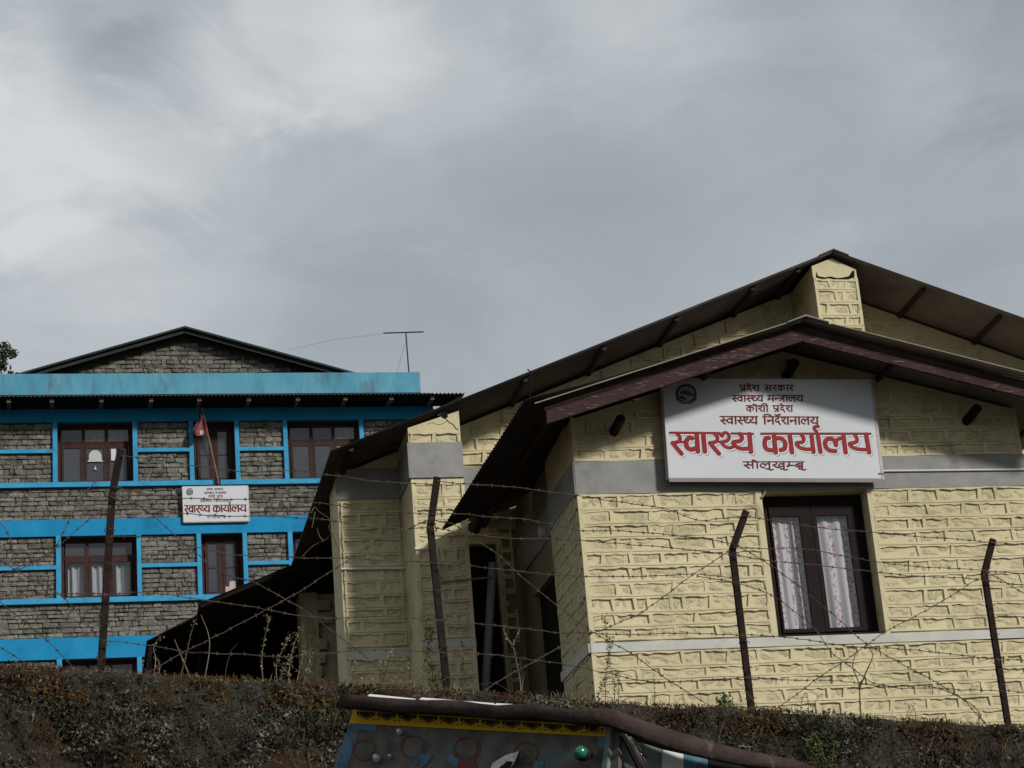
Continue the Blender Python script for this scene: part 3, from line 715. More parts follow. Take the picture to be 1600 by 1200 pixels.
hk = MB(); hk.tube([P(828, 622, 21.14), P(828, 600, 21.1), P(830, 588, 21.1), P(828, 580, 21.1), P(824, 577, 21.1)], .008, 6); yb.part('wire_hook', hk, M['black'])
# back lean-to roofs with near-black walls added in place of deep shade
ex = MB()
def ext(pxa, pxb, v, vend, um):
    a, b = Y(*pxa, v), Y(*pxb, v); return corrugated(max(a.x, um), a.z, b.x, b.z, v, vend, amp=.010)
a1, b1 = Y(480, 873, 29.0), Y(311, 944, 29.0)
yb.part('roof_sheet', corrugated(4.4, a1.z + (4.4 - a1.x) * .39, b1.x, b1.z, 29.0, 36), M['roof_shade'], smooth=True, solid=.006, label='upper lean-to roof sheet behind the left eave')
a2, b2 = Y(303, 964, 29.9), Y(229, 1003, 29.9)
yb.part('roof_sheet', corrugated(a2.x + .6, a2.z + .6 * .5, b2.x, b2.z, 29.9, 36), M['roof_shade'], smooth=True, solid=.006, label='lower lean-to roof sheet at the far left')
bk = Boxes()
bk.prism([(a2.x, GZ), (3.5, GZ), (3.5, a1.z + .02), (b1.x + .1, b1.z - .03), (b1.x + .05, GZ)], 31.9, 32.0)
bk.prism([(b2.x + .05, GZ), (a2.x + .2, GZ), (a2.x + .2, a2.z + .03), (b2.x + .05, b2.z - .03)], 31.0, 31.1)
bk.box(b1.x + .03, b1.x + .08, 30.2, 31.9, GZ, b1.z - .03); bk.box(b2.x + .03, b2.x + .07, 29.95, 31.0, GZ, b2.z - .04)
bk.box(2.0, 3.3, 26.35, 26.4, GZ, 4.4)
bk.make(yb, 'shade_boarding', M['black'])
vb_ = MB(); vb_.bar((a1.x + .4, 29.02, a1.z + .12), (b1.x + .02, 29.02, b1.z - .03), .03, .05); yb.part('dark_verge_strip', vb_, M['black'])

# ------------------------------------------------------------------ sign lettering
def smooth_line(p, n=6):
    if len(p) < 3: return p
    out = []; q = [p[0]] + list(p) + [p[-1]]
    for i in range(1, len(q) - 2):
        a, b, c, d = (np.array(x, float) for x in q[i - 1:i + 3])
        for k in range(n):
            t = k / n; out.append(tuple(float(x) for x in .5 * ((2 * b) + (-a + c) * t + (2 * a - 5 * b + 4 * c - d) * t * t + (-a + 3 * b - 3 * c + d) * t ** 3)))
    out.append(tuple(p[-1])); return out
GL = {  # Devanagari strokes: x to the right, y down from the head line (0) to the foot (1); ('w', strokes)
 'aa': (.36, [[(.2, 0), (.2, 1)]]),
 'S': (.66, [[(.3, 0), (.42, .22), (.36, .45), (.1, .55)], [(.1, .52), (.55, 1.05)], [(.36, .5), (.7, .5)]]),
 'sa': (.98, [[(.3, 0), (.42, .22), (.36, .45), (.1, .55)], [(.1, .52), (.5, 1.05)], [(.36, .5), (.8, .5)], [(.8, 0), (.8, 1)]]),
 'va': (.86, [[(.66, .42), (.42, .28), (.16, .42), (.14, .68), (.38, .86), (.66, .72)], [(.66, 0), (.66, 1)]]),
 'ba': (.86, [[(.66, .42), (.42, .28), (.16, .42), (.14, .68), (.38, .86), (.66, .72)], [(.66, 0), (.66, 1)], [(.2, .4), (.62, .8)]]),
 'TH': (.70, [[(.1, .2), (.2, .28), (.24, .12), (.42, .06), (.52, .22), (.42, .44), (.16, .5)], [(.16, .5), (.34, .82), (.72, .84)]]),
 'ya': (.98, [[(.22, 0), (.42, .2), (.34, .42), (.08, .46), (.26, .78), (.78, .84)], [(.78, 0), (.78, 1)]]),
 'ka': (1.12, [[(.54, .32), (.34, .22), (.12, .42), (.16, .72), (.36, .8), (.54, .62)], [(.54, 0), (.54, 1)], [(.54, .38), (.76, .26), (.96, .44), (.84, .76)]]),
 'ra': (.64, [[(.32, 0), (.46, .22), (.38, .44), (.12, .5)], [(.12, .48), (.52, 1.0)]]),
 'la': (1.08, [[(.46, .95), (.2, .84), (.1, .55), (.26, .3), (.44, .36), (.52, .62)], [(.52, .6), (.6, .34), (.86, .32)], [(.86, 0), (.86, 1)]]),
 'ma': (.92, [[(.25, 0), (.25, .62)], [(.25, .62), (.1, .78), (.14, .56), (.74, .62)], [(.74, 0), (.74, 1)]]),
 'M': (.68, [[(.25, 0), (.25, .62)], [(.25, .62), (.1, .78), (.14, .56), (.68, .6)]]),
 'na': (.86, [[(.12, .46), (.26, .5), (.2, .68), (.1, .56), (.3, .5), (.68, .5)], [(.68, 0), (.68, 1)]]),
 'N': (.6, [[(.12, .46), (.26, .5), (.2, .68), (.1, .56), (.3, .5), (.6, .5)]]),
 'tra': (.86, [[(.66, .34), (.16, .4)], [(.62, .44), (.14, .86)], [(.66, 0), (.66, 1)]]),
 'sha': (.98, [[(.14, .16), (.26, .08), (.46, .12), (.44, .36), (.14, .46)], [(.14, .46), (.56, .98)], [(.8, 0), (.8, 1)]]),
 'da': (.70, [[(.42, 0), (.42, .24), (.16, .34), (.16, .66), (.42, .7), (.48, .54)], [(.42, .68), (.62, 1.06)]]),
 'pra': (.88, [[(.16, 0), (.18, .42), (.4, .56), (.66, .48)], [(.66, 0), (.66, 1)], [(.64, .66), (.24, .98)]]),
 'kha': (1.2, [[(.28, 0), (.4, .22), (.32, .42), (.08, .5)], [(.08, .48), (.42, .9), (.7, .82)], [(1.0, .42), (.74, .3), (.56, .5), (.66, .74), (1.0, .68)], [(1.0, 0), (1.0, 1)]]),
 'i': (.42, [[(.2, 0), (.2, 1)], [(.2, 0), (.16, -.22), (.4, -.34), (.8, -.24), (1.0, 0)]]),
 'ii': (.36, [[(.2, 0), (.2, 1)], [(.2, 0), (.08, -.3), (-.3, -.32), (-.5, -.04)]]),
 'm_e': (0, [[(-.2, 0), (-.34, -.2), (-.56, -.28)]]),
 'm_ed': (0, [[(-.26, 0), (-.4, -.2), (-.6, -.28)]]),
 'm_r': (0, [[(-.16, 0), (-.3, -.18), (-.18, -.34), (-.02, -.26)]]),
 'm_u': (0, [[(-.22, .98), (-.24, 1.14), (-.5, 1.12)], [(-.3, 1.12), (-.12, 1.32), (.08, 1.22)]]),
}
def word_strokes(words, x0, x1, y0, y1, wd, skew=.05, yslope=0.0):
    """lay words out between x0..x1 (photo pixels); returns strokes (points, half width)"""
    adv = 0; items = []
    for wi, w in enumerate(words):
        if wi: adv += .55
        ws = adv
        for t in w:
            g_ = GL[t]; items.append((t, adv)); adv += g_[0]
        items.append(('line', ws, adv))
    k = (x1 - x0) / adv; H = y1 - y0; out = []
    mp = lambda x, y, ax: (x0 + (ax + x) * k + y * H * skew, y0 + y * H + yslope * (ax + x) * k)
    for it in items:
        if it[0] == 'line':
            _, a, b = it; out.append(([mp(0, 0, a), mp(-.02, 0, b)], wd * .75)); continue
        for st in GL[it[0]][1]:
            pts = smooth_line(st); straight = len(st) == 2 and st[0][0] == st[1][0]
            out.append(([mp(x, y, it[1]) for x, y in pts], wd * (1.1 if straight else .95)))
    return out
small = []
small += word_strokes([['pra', 'da', 'm_ed', 'sha'], ['sa', 'ra', 'ka', 'aa', 'ra']], 1155, 1240, 602, 610.6, 1.0)
small += word_strokes([['S', 'va', 'aa', 'S', 'TH', 'ya'], ['ma', 'N', 'tra', 'aa', 'la', 'ya']], 1143.5, 1255, 618, 627, 1.0)
small += word_strokes([['ka', 'aa', 'm_e', 'sha', 'ii'], ['pra', 'da', 'm_ed', 'sha']], 1165.5, 1239, 633.8, 643, .95)
small += word_strokes([['S', 'va', 'aa', 'S', 'TH', 'ya'], ['i', 'na', 'da', 'm_ed', 'm_r', 'sha', 'na', 'aa', 'la', 'ya']], 1125, 1279.5, 650.8, 662, 1.15, yslope=.006)
small += word_strokes([['sa', 'aa', 'm_e', 'la', 'm_u', 'kha', 'm_u', 'M', 'ba', 'm_u']], 1161, 1257, 721.6, 731.3, 1.1)
Z1 = lambda pts: [(1040 + x / 10.0, 660 + y / 10.0) for x, y in pts]
Z2 = lambda pts: [(1180 + x / 8.421, 660 + y / 8.421) for x, y in pts]
big = []
def bz(z, pts, w, sm=True): big.append((z(smooth_line(pts) if sm else pts), w))
bz(Z1, [(70, 163), (850, 170)], 1.7, False); bz(Z1, [(1030, 175), (1365, 180)], 1.7, False)
for ox in (0, 585):
    bz(Z1, [(175 + ox, 175), (225 + ox, 235), (205 + ox, 300), (105 + ox, 325)], 2.7)
    bz(Z1, [(115 + ox, 325), (160 + ox, 385), (250 + ox, 490)], 3.2)
bz(Z1, [(215, 310), (310, 310)], 1.7, False)
bz(Z1, [(415, 250), (370, 240), (325, 300), (335, 385), (400, 425), (480, 400)], 3.4)
bz(Z1, [(485, 180), (505, 455)], 3.4, False); bz(Z1, [(590, 185), (615, 455)], 3.3, False)
bz(Z1, [(800, 300), (880, 310)], 1.7, False)
bz(Z1, [(850, 185), (885, 215), (905, 170), (960, 170), (995, 225), (960, 290), (870, 310)], 2.5)
bz(Z1, [(870, 315), (920, 370), (985, 400), (1050, 385)], 2.4)
bz(Z1, [(1155, 180), (1195, 235), (1165, 290), (1060, 315), (1110, 385), (1200, 415), (1290, 410)], 3.0)
bz(Z1, [(1310, 185), (1335, 460)], 3.4, False)
bz(Z2, [(80, 150), (1515, 150)], 1.7, False)
bz(Z2, [(180, 205), (140, 215), (125, 290), (155, 355), (240, 370)], 3.3); bz(Z2, [(245, 160), (270, 395)], 3.4, False)
bz(Z2, [(285, 210), (345, 215), (395, 270), (385, 345), (335, 365)], 3.3)
bz(Z2, [(455, 165), (485, 395)], 3.4, False)
bz(Z2, [(610, 165), (640, 215), (620, 260), (545, 275), (590, 335), (680, 355), (750, 350)], 2.8); bz(Z2, [(740, 160), (768, 390)], 3.2, False)
bz(Z2, [(825, 165), (860, 390)], 3.2, False)
bz(Z2, [(830, 55), (785, 60), (780, 90), (810, 125)], 2.4)
bz(Z2, [(1055, 380), (970, 365), (925, 310), (930, 240), (985, 215), (1040, 240), (1065, 300)], 3.3); bz(Z2, [(1065, 290), (1085, 225), (1160, 215)], 2.6)
bz(Z2, [(1160, 165), (1190, 395)], 3.4, False)
bz(Z2, [(1310, 165), (1340, 215), (1325, 260), (1240, 285), (1290, 335), (1370, 355), (1470, 360)], 2.8); bz(Z2, [(1460, 160), (1500, 395)], 3.4, False)

def sdf_field(strokes, U0_, U1_, Z0_, Z1_, step):
    nu, nz = int((U1_ - U0_) / step) + 1, int((Z1_ - Z0_) / step) + 1
    F = np.full((nz, nu), 1e3); us_ = U0_ + step * np.arange(nu); zs_ = Z0_ + step * np.arange(nz)
    for pts, w in strokes:
        for (a, b), (c, d) in zip(pts, pts[1:]):
            m = w + .03
            i0, i1 = max(0, int((min(a, c) - m - U0_) / step)), min(nu, int((max(a, c) + m - U0_) / step) + 2)
            j0, j1 = max(0, int((min(b, d) - m - Z0_) / step)), min(nz, int((max(b, d) + m - Z0_) / step) + 2)
            if i1 <= i0 or j1 <= j0: continue
            X, Z = np.meshgrid(us_[i0:i1], zs_[j0:j1]); dx, dz = c - a, d - b; L2 = dx * dx + dz * dz + 1e-12
            t = np.clip(((X - a) * dx + (Z - b) * dz) / L2, 0, 1)
            D = np.hypot(X - a - t * dx, Z - b - t * dz) - w
            F[j0:j1, i0:i1] = np.minimum(F[j0:j1, i0:i1], D)
    return F, us_, zs_
def contour_mesh(F, us_, zs_, v, level=0.0, shift=(0, 0)):
    G = level - F; mb = MB(); nz, nu = G.shape; S = G > 0; sx, sz = shift
    full = S[:-1, :-1] & S[1:, :-1] & S[:-1, 1:] & S[1:, 1:]; anyc = (S[:-1, :-1] | S[1:, :-1] | S[:-1, 1:] | S[1:, 1:]) & ~full
    for j in range(nz - 1):
        row = full[j]; i = 0; idx = np.flatnonzero(row)
        if len(idx):
            st = idx[0]; pr = st
            for k in list(idx[1:]) + [None]:
                if k is None or k != pr + 1:
                    a, b = us_[st] + sx, us_[pr + 1] + sx
                    mb.add([(a, v, zs_[j] + sz), (b, v, zs_[j] + sz), (b, v, zs_[j + 1] + sz), (a, v, zs_[j + 1] + sz)], [(0, 1, 2, 3)])
                    if k is None: break
                    st = k
                pr = k
    for j, i in zip(*np.nonzero(anyc)):
        cs = [(i, j), (i + 1, j), (i + 1, j + 1), (i, j + 1)]; poly = []
        for k in range(4):
            (a, b), (c, d) = cs[k], cs[(k + 1) % 4]; g0, g1 = G[b, a], G[d, c]
            p0 = np.array((us_[a], zs_[b])); p1 = np.array((us_[c], zs_[d]))
            if g0 > 0: poly.append(p0)
            if (g0 > 0) != (g1 > 0): poly.append(p0 + (p1 - p0) * (g0 / (g0 - g1)))
        if len(poly) >= 3: mb.add([(p[0] + sx, v, p[1] + sz) for p in poly], [tuple(range(len(poly)))])
    return mb

def make_sign(name, label, corners, v, yaw, mapper, scale, step, thick, halo=True):
    """corners: TL, TR, BR, BL in (u,z) at depth v"""
    tl, tr, br, bl = corners; org = ((bl[0] + br[0]) / 2, v, (bl[1] + br[1]) / 2)
    t = Thing(name, label, 'sign', org, yaw)
    t.part('panel', MB().prism([bl, br, tr, tl], v, v + thick), M['sign'])
    fr = MB(); e = .02 * scale
    def edge(a, b): fr.bar((a[0], v + thick / 2, a[1]), (b[0], v + thick / 2, b[1]), thick + .018, e, (0, 1, 0)) if False else fr.tube([(a[0], v + thick / 2, a[1]), (b[0], v + thick / 2, b[1])], thick * .62, 4)
    for a, b in ((tl, tr), (tr, br), (br, bl), (bl, tl)): edge(a, b)
    t.part('frame', fr, M['sign_edge'])
    mp = lambda st: [([mapper(x, y) for x, y in pts], w * scale) for pts, w in st]
    px = mapper(1200, 680)[0] - mapper(1199, 680)[0]       # metres per photo pixel on the sign
    sw = lambda st: [(p, w / scale * px) for p, w in mp(st)]
    U0_, U1_ = min(tl[0], bl[0]), max(tr[0], br[0]); Z0_, Z1_ = min(bl[1], br[1]), max(tl[1], tr[1])
    F, uu, zz = sdf_field(sw(big), U0_, U1_, Z0_, Z1_, step)
    F2, _, _ = sdf_field(sw(small), U0_, U1_, Z0_, Z1_, step)
    if halo:
        t.part('lettering_shadow', contour_mesh(F, uu, zz, v - .0015, 0, (.020 * scale, -.024 * scale)), M['txt_shadow'])
        t.part('lettering_outline', contour_mesh(F, uu, zz, v - .0022, .007 * scale, (.006 * scale, -.007 * scale)), M['txt_white'])
    t.part('lettering', contour_mesh(F, uu, zz, v - .0030, 0.0015), M['txt_edge'])
    if halo: t.part('lettering', contour_mesh(F, uu, zz, v - .0037, -.0065 * scale), M['txt_big'])
    t.part('small_lettering', contour_mesh(F2, uu, zz, v - .0030, 0.0), M['txt_edge'])
    # state emblem in the upper left corner: toothed wreath, hills, ribbon
    c = lambda x, y: mapper(1072 + x, 615 + y)
    def disc(r0, r1, n, d, m, nm, teeth=0.0, yo=0):
        mb = MB(); pts = []
        for k in range(n):
            a = 2 * math.pi * k / n; r = r1 + (teeth if k % 2 else 0); pts.append(c(math.cos(a) * r, yo + math.sin(a) * r * .92))
        mb.add([(p[0], v - d, p[1]) for p in pts], [tuple(range(n))[::-1]]); t.part(nm, mb, m)
    disc(0, 15.5, 44, .0020, M['emb_dark'], 'emblem', 1.8)
    disc(0, 13.0, 28, .0028, M['emb_pale'], 'emblem')
    def poly(pp, d, m):
        t.part('emblem', MB().add([(*[c(x, y)[0]], v - d, c(x, y)[1]) for x, y in pp], [tuple(range(len(pp)))]), m)
    poly([(-10, -3), (-2, -6), (4, -4), (12, 1), (13, 4), (4, 4), (-3, 1), (-10, 0)], .0035, M['emb_blue'])
    poly([(-12, 3), (-6, 4), (2, 9), (-2, 10), (-9, 7)], .0035, M['emb_dark'])
    poly([(-17, 6), (-9, 11), (0, 12), (9, 11), (18, 5), (15, 11), (7, 16), (-6, 16), (-13, 12)], .0042, M['emb_dark'])
    poly([(-15, 8.5), (-9, 11.5), (0, 12.6), (9, 11.5), (15.5, 8.2), (13, 11), (6, 14.6), (-6, 14.8), (-12, 12)], .0048, M['emb_ribbon'])
    poly([(300, 124), (309, 124), (309, 126.5), (300, 126.5)], .0030, M['emb_blue'])
    return t
VS = 21.84
def m1(x, y): p = Y(x, y, VS); return (p.x, p.z)
s1 = [m1(1035, 592), m1(1361, 594), m1(1379, 749), m1(1046, 748)]
sg = make_sign('office_sign', 'large white board with red Devanagari lettering under the gable of the yellow wing', s1, VS, YAW_Y, m1, 1.0, .003, .05)
for u in (6.8, 7.6, 8.5):
    sg.part('bracket', MB().box(u, u + .04, VS + .055, VW - .001, 8.7, 9.4), M['post'])
VS2 = 45.86
c1, c2, c3, c4 = [B(x, y, VS2) for x, y in ((285, 760.5), (387, 759), (389.5, 814), (287, 816))]
def m2(x, y):
    a = (x - 1040.5) / 332.5; b = (y - 593) / 156.5
    a -= (b * 0.0)
    # undo the lean of the big board in the picture
    L_ = 1035 + (1046 - 1035) * b; R_ = 1361 + (1379 - 1361) * b; a = (x - L_) / (R_ - L_)
    p = (c1 * (1 - a) + c2 * a) * (1 - b) + (c4 * (1 - a) + c3 * a) * b
    return (p.x, p.z)
make_sign('office_sign', 'small white board with red Devanagari lettering on the blue trimmed stone building', [(c.x, c.z) for c in (c1, c2, c3, c4)], VS2, YAW_B, m2, .58, .004, .03, halo=False)

# ------------------------------------------------------------------ blue trimmed stone building
bb = Thing('stone_building', 'grey stone three storey building with bright blue bands, dark gable roof and maroon windows', 'building', (3.1, 46.0, 9.6), YAW_B)
VB = 46.0
BL, BR_ = -2.35, 8.62
core = MB()
wins = [  # u0,u1,z0,z1, style
 (.27, 1.88, 16.045, 17.41, 'three'), (3.21, 4.11, 16.045, 17.41, 'two'), (5.29, 6.90, 16.045, 17.41, 'three'),
 (.33, 1.92, 13.465, 14.82, 'three'), (3.31, 4.20, 13.465, 14.82, 'two'), (5.30, 6.90, 13.465, 14.82, 'three'),
 (.33, 1.88, 10.85, 12.13, 'three'), (3.31, 4.20, 10.85, 12.13, 'two'), (5.30, 6.90, 10.85, 12.13, 'three'), (-2.0, -.6, 16.045, 17.41, 'two'), (-2.0, -.6, 13.465, 14.82, 'two')]
wins = wins[:9]
zs = [9.3] + sorted(set([w[2] for w in wins] + [w[3] for w in wins])) + [18.05]
for z0, z1 in zip(zs, zs[1:]):
    hs = [(w[0], w[1]) for w in wins if w[2] < z1 - .001 and w[3] > z0 + .001]
    for a, b in subtract([(BL, BR_)], hs): core.box(a, b, VB + .03, VB + .4, z0, z1)
core.box(BL, BL + .4, VB + .4, 56, 9.3, 18.05); core.box(BR_ - .4, BR_, VB + .4, 56, 9.3, 18.05); core.box(BL + .4, BR_ - .4, 55.6, 56, 9.3, 18.05)
bb.part('wall', core, M['joint'])
dk = MB().box(BL + .4, BR_ - .4, 48.2, 48.3, 9.4, 18.0); bb.part('inner_shade_wall', dk, M['dark_in'])
blue = MB(); lb = MB()
f0 = VB - .07
def band(a, b, z0, z1, mb=blue, v0=f0, v1=VB + .028): mb.box(a, b, v0, v1, z0, z1)
bb_bands = [(17.42, 17.84), (14.83, 15.20), (12.14, 12.60)]
for i, (z0, z1) in enumerate(bb_bands): bb.part('blue_band', MB().box(BL, BR_, f0, VB + .028, z0, z1), M['blue'])
for z0, z1 in ((15.93, 16.04), (13.345, 13.46), (10.74, 10.84)): bb.part('sill_strip', MB().box(BL, BR_, f0 - .02, VB + .026, z0, z1), M['blue_light'])
floors = [((16.04, 17.42), 16.715, 16.80, [(.165, .265), (1.885, 1.985), (3.11, 3.205), (4.115, 4.21), (5.19, 5.285), (6.905, 7.0)]),
          ((13.46, 14.83), 14.10, 14.185, [(.22, .325), (1.925, 2.02), (3.21, 3.305), (4.205, 4.30), (5.195, 5.295), (6.905, 7.0)]),
          ((10.84, 12.14), 11.45, 11.53, [(.22, .325), (1.885, 1.985), (3.21, 3.305), (4.205, 4.30), (5.195, 5.295), (6.905, 7.0)])]
for (z0, z1), s0, s1_, cols in floors:
    for a, b in cols: bb.part('blue_strip', MB().box(a, b, f0 - .005, VB + .024, z0, z1), M['blue_light'])
    edges = [BL] + [x for c in cols for x in c] + [BR_]
    for k in range(0, len(edges), 2):
        a, b = edges[k], edges[k + 1]
        if any(w[0] - .02 < (a + b) / 2 < w[1] + .02 and abs(w[2] - z0) < .1 for w in wins): continue
        bb.part('blue_strip', MB().box(a, b, f0 - .002, VB + .022, s0, s1_), M['blue_light'])
# parapet and roof
bb.part('parapet', MB().box(BL, 8.365, VB - .06, VB + .12, 18.06, 18.55), M['blue_worn'])
bb.part('soffit_beam', MB().box(BL, BR_, f0 + .02, VB + .028, 17.85, 18.05), M['beam'])
# stones
rb = random.Random(11); bst = []
srects = []
srects += courses(row_list(15.21, 15.92, .105, rb, .25) + row_list(12.61, 13.335, .105, rb, .25) + row_list(9.5, 10.73, .11, rb, .25), lambda a, b: (BL, BR_), [], .17, .42, rb)
for (z0, z1), s0, s1_, cols in floors:
    hs = [(a, b, 0, 99) for a, b in cols] + [(w[0], w[1], w[2], w[3]) for w in wins]
    srects += courses(row_list(z0 + .01, s0 - .01, .11, rb, .25) + row_list(s1_ + .01, z1 - .01, .11, rb, .25), lambda a, b: (BL, BR_), hs, .17, .42, rb)
VG = 48.0
gA = B(289, 509, VG - .38); gE = B(30, 585, VG - .38); gE2 = B(556, 582, VG - .38)
gE = B(0, 591, VG - .38); gE2 = B(560, 583, VG - .38)
GU, GZT, GS = gA.x, gA.z, ((gA.z - gE.z) / (gA.x - gE.x) + (gA.z - gE2.z) / (gE2.x - gA.x)) / 2
GSL, GSR = (gA.z - gE.z) / (gA.x - gE.x), (gA.z - gE2.z) / (gE2.x - gA.x)
gs0 = B(286, 530, VG).z
gr_rows = courses(row_list(18.3, gs0, .105, rb, .3), lambda a, b: (GU - (gs0 + .01 - b) / GS, GU + (gs0 + .01 - b) / GS), [], .15, .40, rb)
for R_, v in ((srects, VB), (gr_rows, VG)):
    for z0, z1, s, e, blk in R_:
        for a, b in blk:
            if b - a > .04: bst.append((a, b, z0 + rb.uniform(-.008, .008), z1 + rb.uniform(-.008, .008), v))
# nearest-looking (largest in the picture): inside the frame, biggest area first
inview = lambda s: s[0] > -1.0 and s[1] < 7.3 and s[2] > 12.5
bst.sort(key=lambda s: (not inview(s), -((s[1] - s[0]) * (s[3] - s[2]))))
sm = MB()
for i, (a, b, z0, z1, v) in enumerate(bst):
    gp = rb.uniform(.003, .007); x0, x1, y0, y1 = a + gp, b - gp, z0 + gp * .7, z1 - gp * .7
    d = rb.uniform(.03, .055); pv = v - d + .03; k = rb.randrange(10)
    if i < 298: bb.inst('stone', PILLOW[k], (x0, pv, y0), (x1 - x0, d + .01, y1 - y0))
    else: sm.add([(x0 + p[0] * (x1 - x0), pv + p[1] * (d + .01), y0 + p[2] * (y1 - y0)) for p in PILLOW_MB[k].v], PILLOW_MB[k].f)
bb.part('small_stones', sm, M['stone_i'], kind='stuff')
bb.part('gable_wall', MB().prism([(GU - 3.9, 18.0), (GU + 3.9, 18.0), (GU + 3.9, gs0 + .12 - GS * 3.9), (GU, gs0 + .12), (GU - 3.9, gs0 + .12 - GS * 3.9)], VG + .03, VG + .3), M['joint'])
for s in (-1, 1):
    r_ = MB(); e = GU + s * 5.0; GS = GSL if s < 0 else GSR
    pts = [(GU, GZT), (e, GZT - GS * 5.0), (e, GZT - GS * 5.0 - .05), (GU, GZT - .05)]
    r_.prism(pts if s < 0 else pts[::-1], VG - .38, 55); bb.part('roof_slope', r_, M['roof_green'])
    fb = MB(); pts = [(GU, GZT - .055), (e, GZT - .055 - GS * 5.0), (e, GZT - .15 - GS * 5.0), (GU, GZT - .15)]
    fb.prism(pts if s < 0 else pts[::-1], VG - .30, VG - .26); bb.part('barge_board', fb, M['roof_green'])
zE = B(0, 619, 45.15).z
aw = MB(); n = 1050
for j, (v, dz) in enumerate(((45.15, 0), (45.93, .16))):
    for i in range(n + 1):
        u = BL - .3 + (9.22 - BL + .3) * i / n; aw.v.append((u, v, zE + dz + .014 * math.sin(u * 2 * math.pi / .09)))
for i in range(n): aw.f.append((i, i + 1, i + n + 2, i + n + 1))
bb.part('awning_sheet', aw, M['roof'], solid=.006)
bb.part('shade_soffit', MB().box(BL - .3, 9.15, 45.19, VB - .062, zE - .030, zE - .022), M['black'])  # black sheet added under the awning to paint its shaded gap
hp_ = MB(); hp_.add([(8.62, VB - .05, 17.62), (9.20, 45.17, zE - .02), (9.20, VB + 1.5, zE - .02), (8.62, VB + 1.5, 17.62)], [(0, 1, 2, 3)]); bb.part('hip_sheet', hp_, M['roof'], solid=.02)
for px in (-60, 14, 81, 158, 235, 310, 387, 463, 537, 608, 672):
    u = B(px, 630, 45.6).x; bb.part('rafter', MB().bar((u, 45.25, zE - .06), (u, VB - .05, zE + .02), .09, .10), M['beam_grey'])
def window3(w, bright=(), style='three'):
    u0, u1, z0, z1, st = w; d0, d1 = VB + .19, VB + .27; f = MB(); t = .062
    f.box(u0, u0 + t, d0, d1, z0, z1); f.box(u1 - t, u1, d0, d1, z0, z1); f.box(u0 + t, u1 - t, d0, d1, z1 - t * 1.2, z1); f.box(u0 + t, u1 - t, d0, d1, z0, z0 + t * .6)
    n = 3 if st == 'three' else 2; zt_ = z0 + (z1 - z0) * .70; W_ = (u1 - u0 - 2 * t)
    lim = [u0 + t + W_ * k / n for k in range(n + 1)]
    for x in lim[1:-1]: f.box(x - t * .55, x + t * .55, d0 - .01, d1, z0 + t * .6, z1 - t * 1.2)
    if st == 'three': f.box(u0 + t, u1 - t, d0 - .005, d1 - .01, zt_ - .045, zt_ + .045)
    win = bb.part('window', f, M['frame_red'])
    for k in range(n):
        a, b = lim[k] + t * .4, lim[k + 1] - t * .4
        if st == 'three':
            bb.part('pane', pane(a, b, d0 + .03, zt_ + .04, z1 - t), M['glass_bright'] if (k, 1) in bright else M['glass_dusty'], win)
            s = MB(); sx = .045; top_ = zt_ - .04
            s.box(a, a + sx, d0 - .02, d0 + .03, z0 + .05, top_); s.box(b - sx, b, d0 - .02, d0 + .03, z0 + .05, top_); s.box(a + sx, b - sx, d0 - .02, d0 + .03, top_ - .07, top_); s.box(a + sx, b - sx, d0 - .02, d0 + .03, z0 + .05, z0 + .10)
        else:
            s = MB(); sx = .07; top_ = z1 - .09
            s.box(a, a + sx, d0 - .02, d0 + .03, z0 + .05, top_); s.box(b - sx, b, d0 - .02, d0 + .03, z0 + .05, top_); s.box(a + sx, b - sx, d0 - .02, d0 + .03, top_ - .07, top_); s.box(a + sx, b - sx, d0 - .02, d0 + .03, z0 + .05, z0 + .12)
            s.box(a + sx, b - sx, d0 - .01, d0 + .02, (z0 + z1) / 2 - .04, (z0 + z1) / 2 - .015)
        bb.part('sash', s, M['frame_red'], win)
        gm = M['glass'] if (k, 'c') in bright else (M['glass_bright'] if (k, 0) in bright else M['glass_dusty'])
        bb.part('pane', pane(a + sx, b - sx, d0, z0 + .08, top_ - .05), gm, win)
    return lim
window3(wins[0], {(1, 1), (2, 1)}); window3(wins[1]); window3(wins[2], {(2, 1), (2, 0)})
l3 = window3(wins[3], {(0, 'c'), (1, 'c'), (2, 'c')}); window3(wins[4])
for w in wins[5:]: window3(w)
names = ['white curtain in the left pane of the lower blue trimmed window behind the leaning post', 'white curtain in the middle pane of the lower window, partly behind the post', 'white curtain in the right pane of the lower three pane window']
for k in range(3):
    curtain(l3[k] + .08, l3[k + 1] - .06, 13.52, 14.40, VB + .31, YAW_B, M['curtain_white'], names[k], (l3[k], VB + .2, 13.5), 0, 2, .03)
# paper decorations behind the upper window glass
d = MB(); c = B(149, 715, VB + .075)
ol = [(c.x + .14 * math.cos(a), c.z + .05 + .15 * math.sin(a)) for a in [R(x) for x in range(-20, 201, 20)]] + [(c.x - .17, c.z - .07), (c.x + .17, c.z - .07)]
d.prism(ol, VB + .150, VB + .154); single('window_ornament', d, M['curtain_white'], 'round white paper shade hanging in the middle pane of the upper left window', 'ornament', (c.x, VB + .07, c.z), YAW_B)
d = MB(); c = B(149, 730, VB + .075); d.prism([(c.x - .03, c.z - .03), (c.x + .03, c.z - .03), (c.x, c.z + .06)], VB + .150, VB + .154)
single('paper_drop', d, M['curtain_white'], 'tiny white drop below the round shade in the upper left window', 'ornament', (c.x, VB + .07, c.z), YAW_B)
d = MB(); c = B(178, 709, VB + .075); d.box(c.x - .06, c.x + .05, VB + .150, VB + .154, c.z - .13, c.z + .14)
single('paper_notice', d, M['sign'], 'pale paper notice stuck in the right pane beside the leaning post top', 'notice', (c.x, VB + .07, c.z), YAW_B)
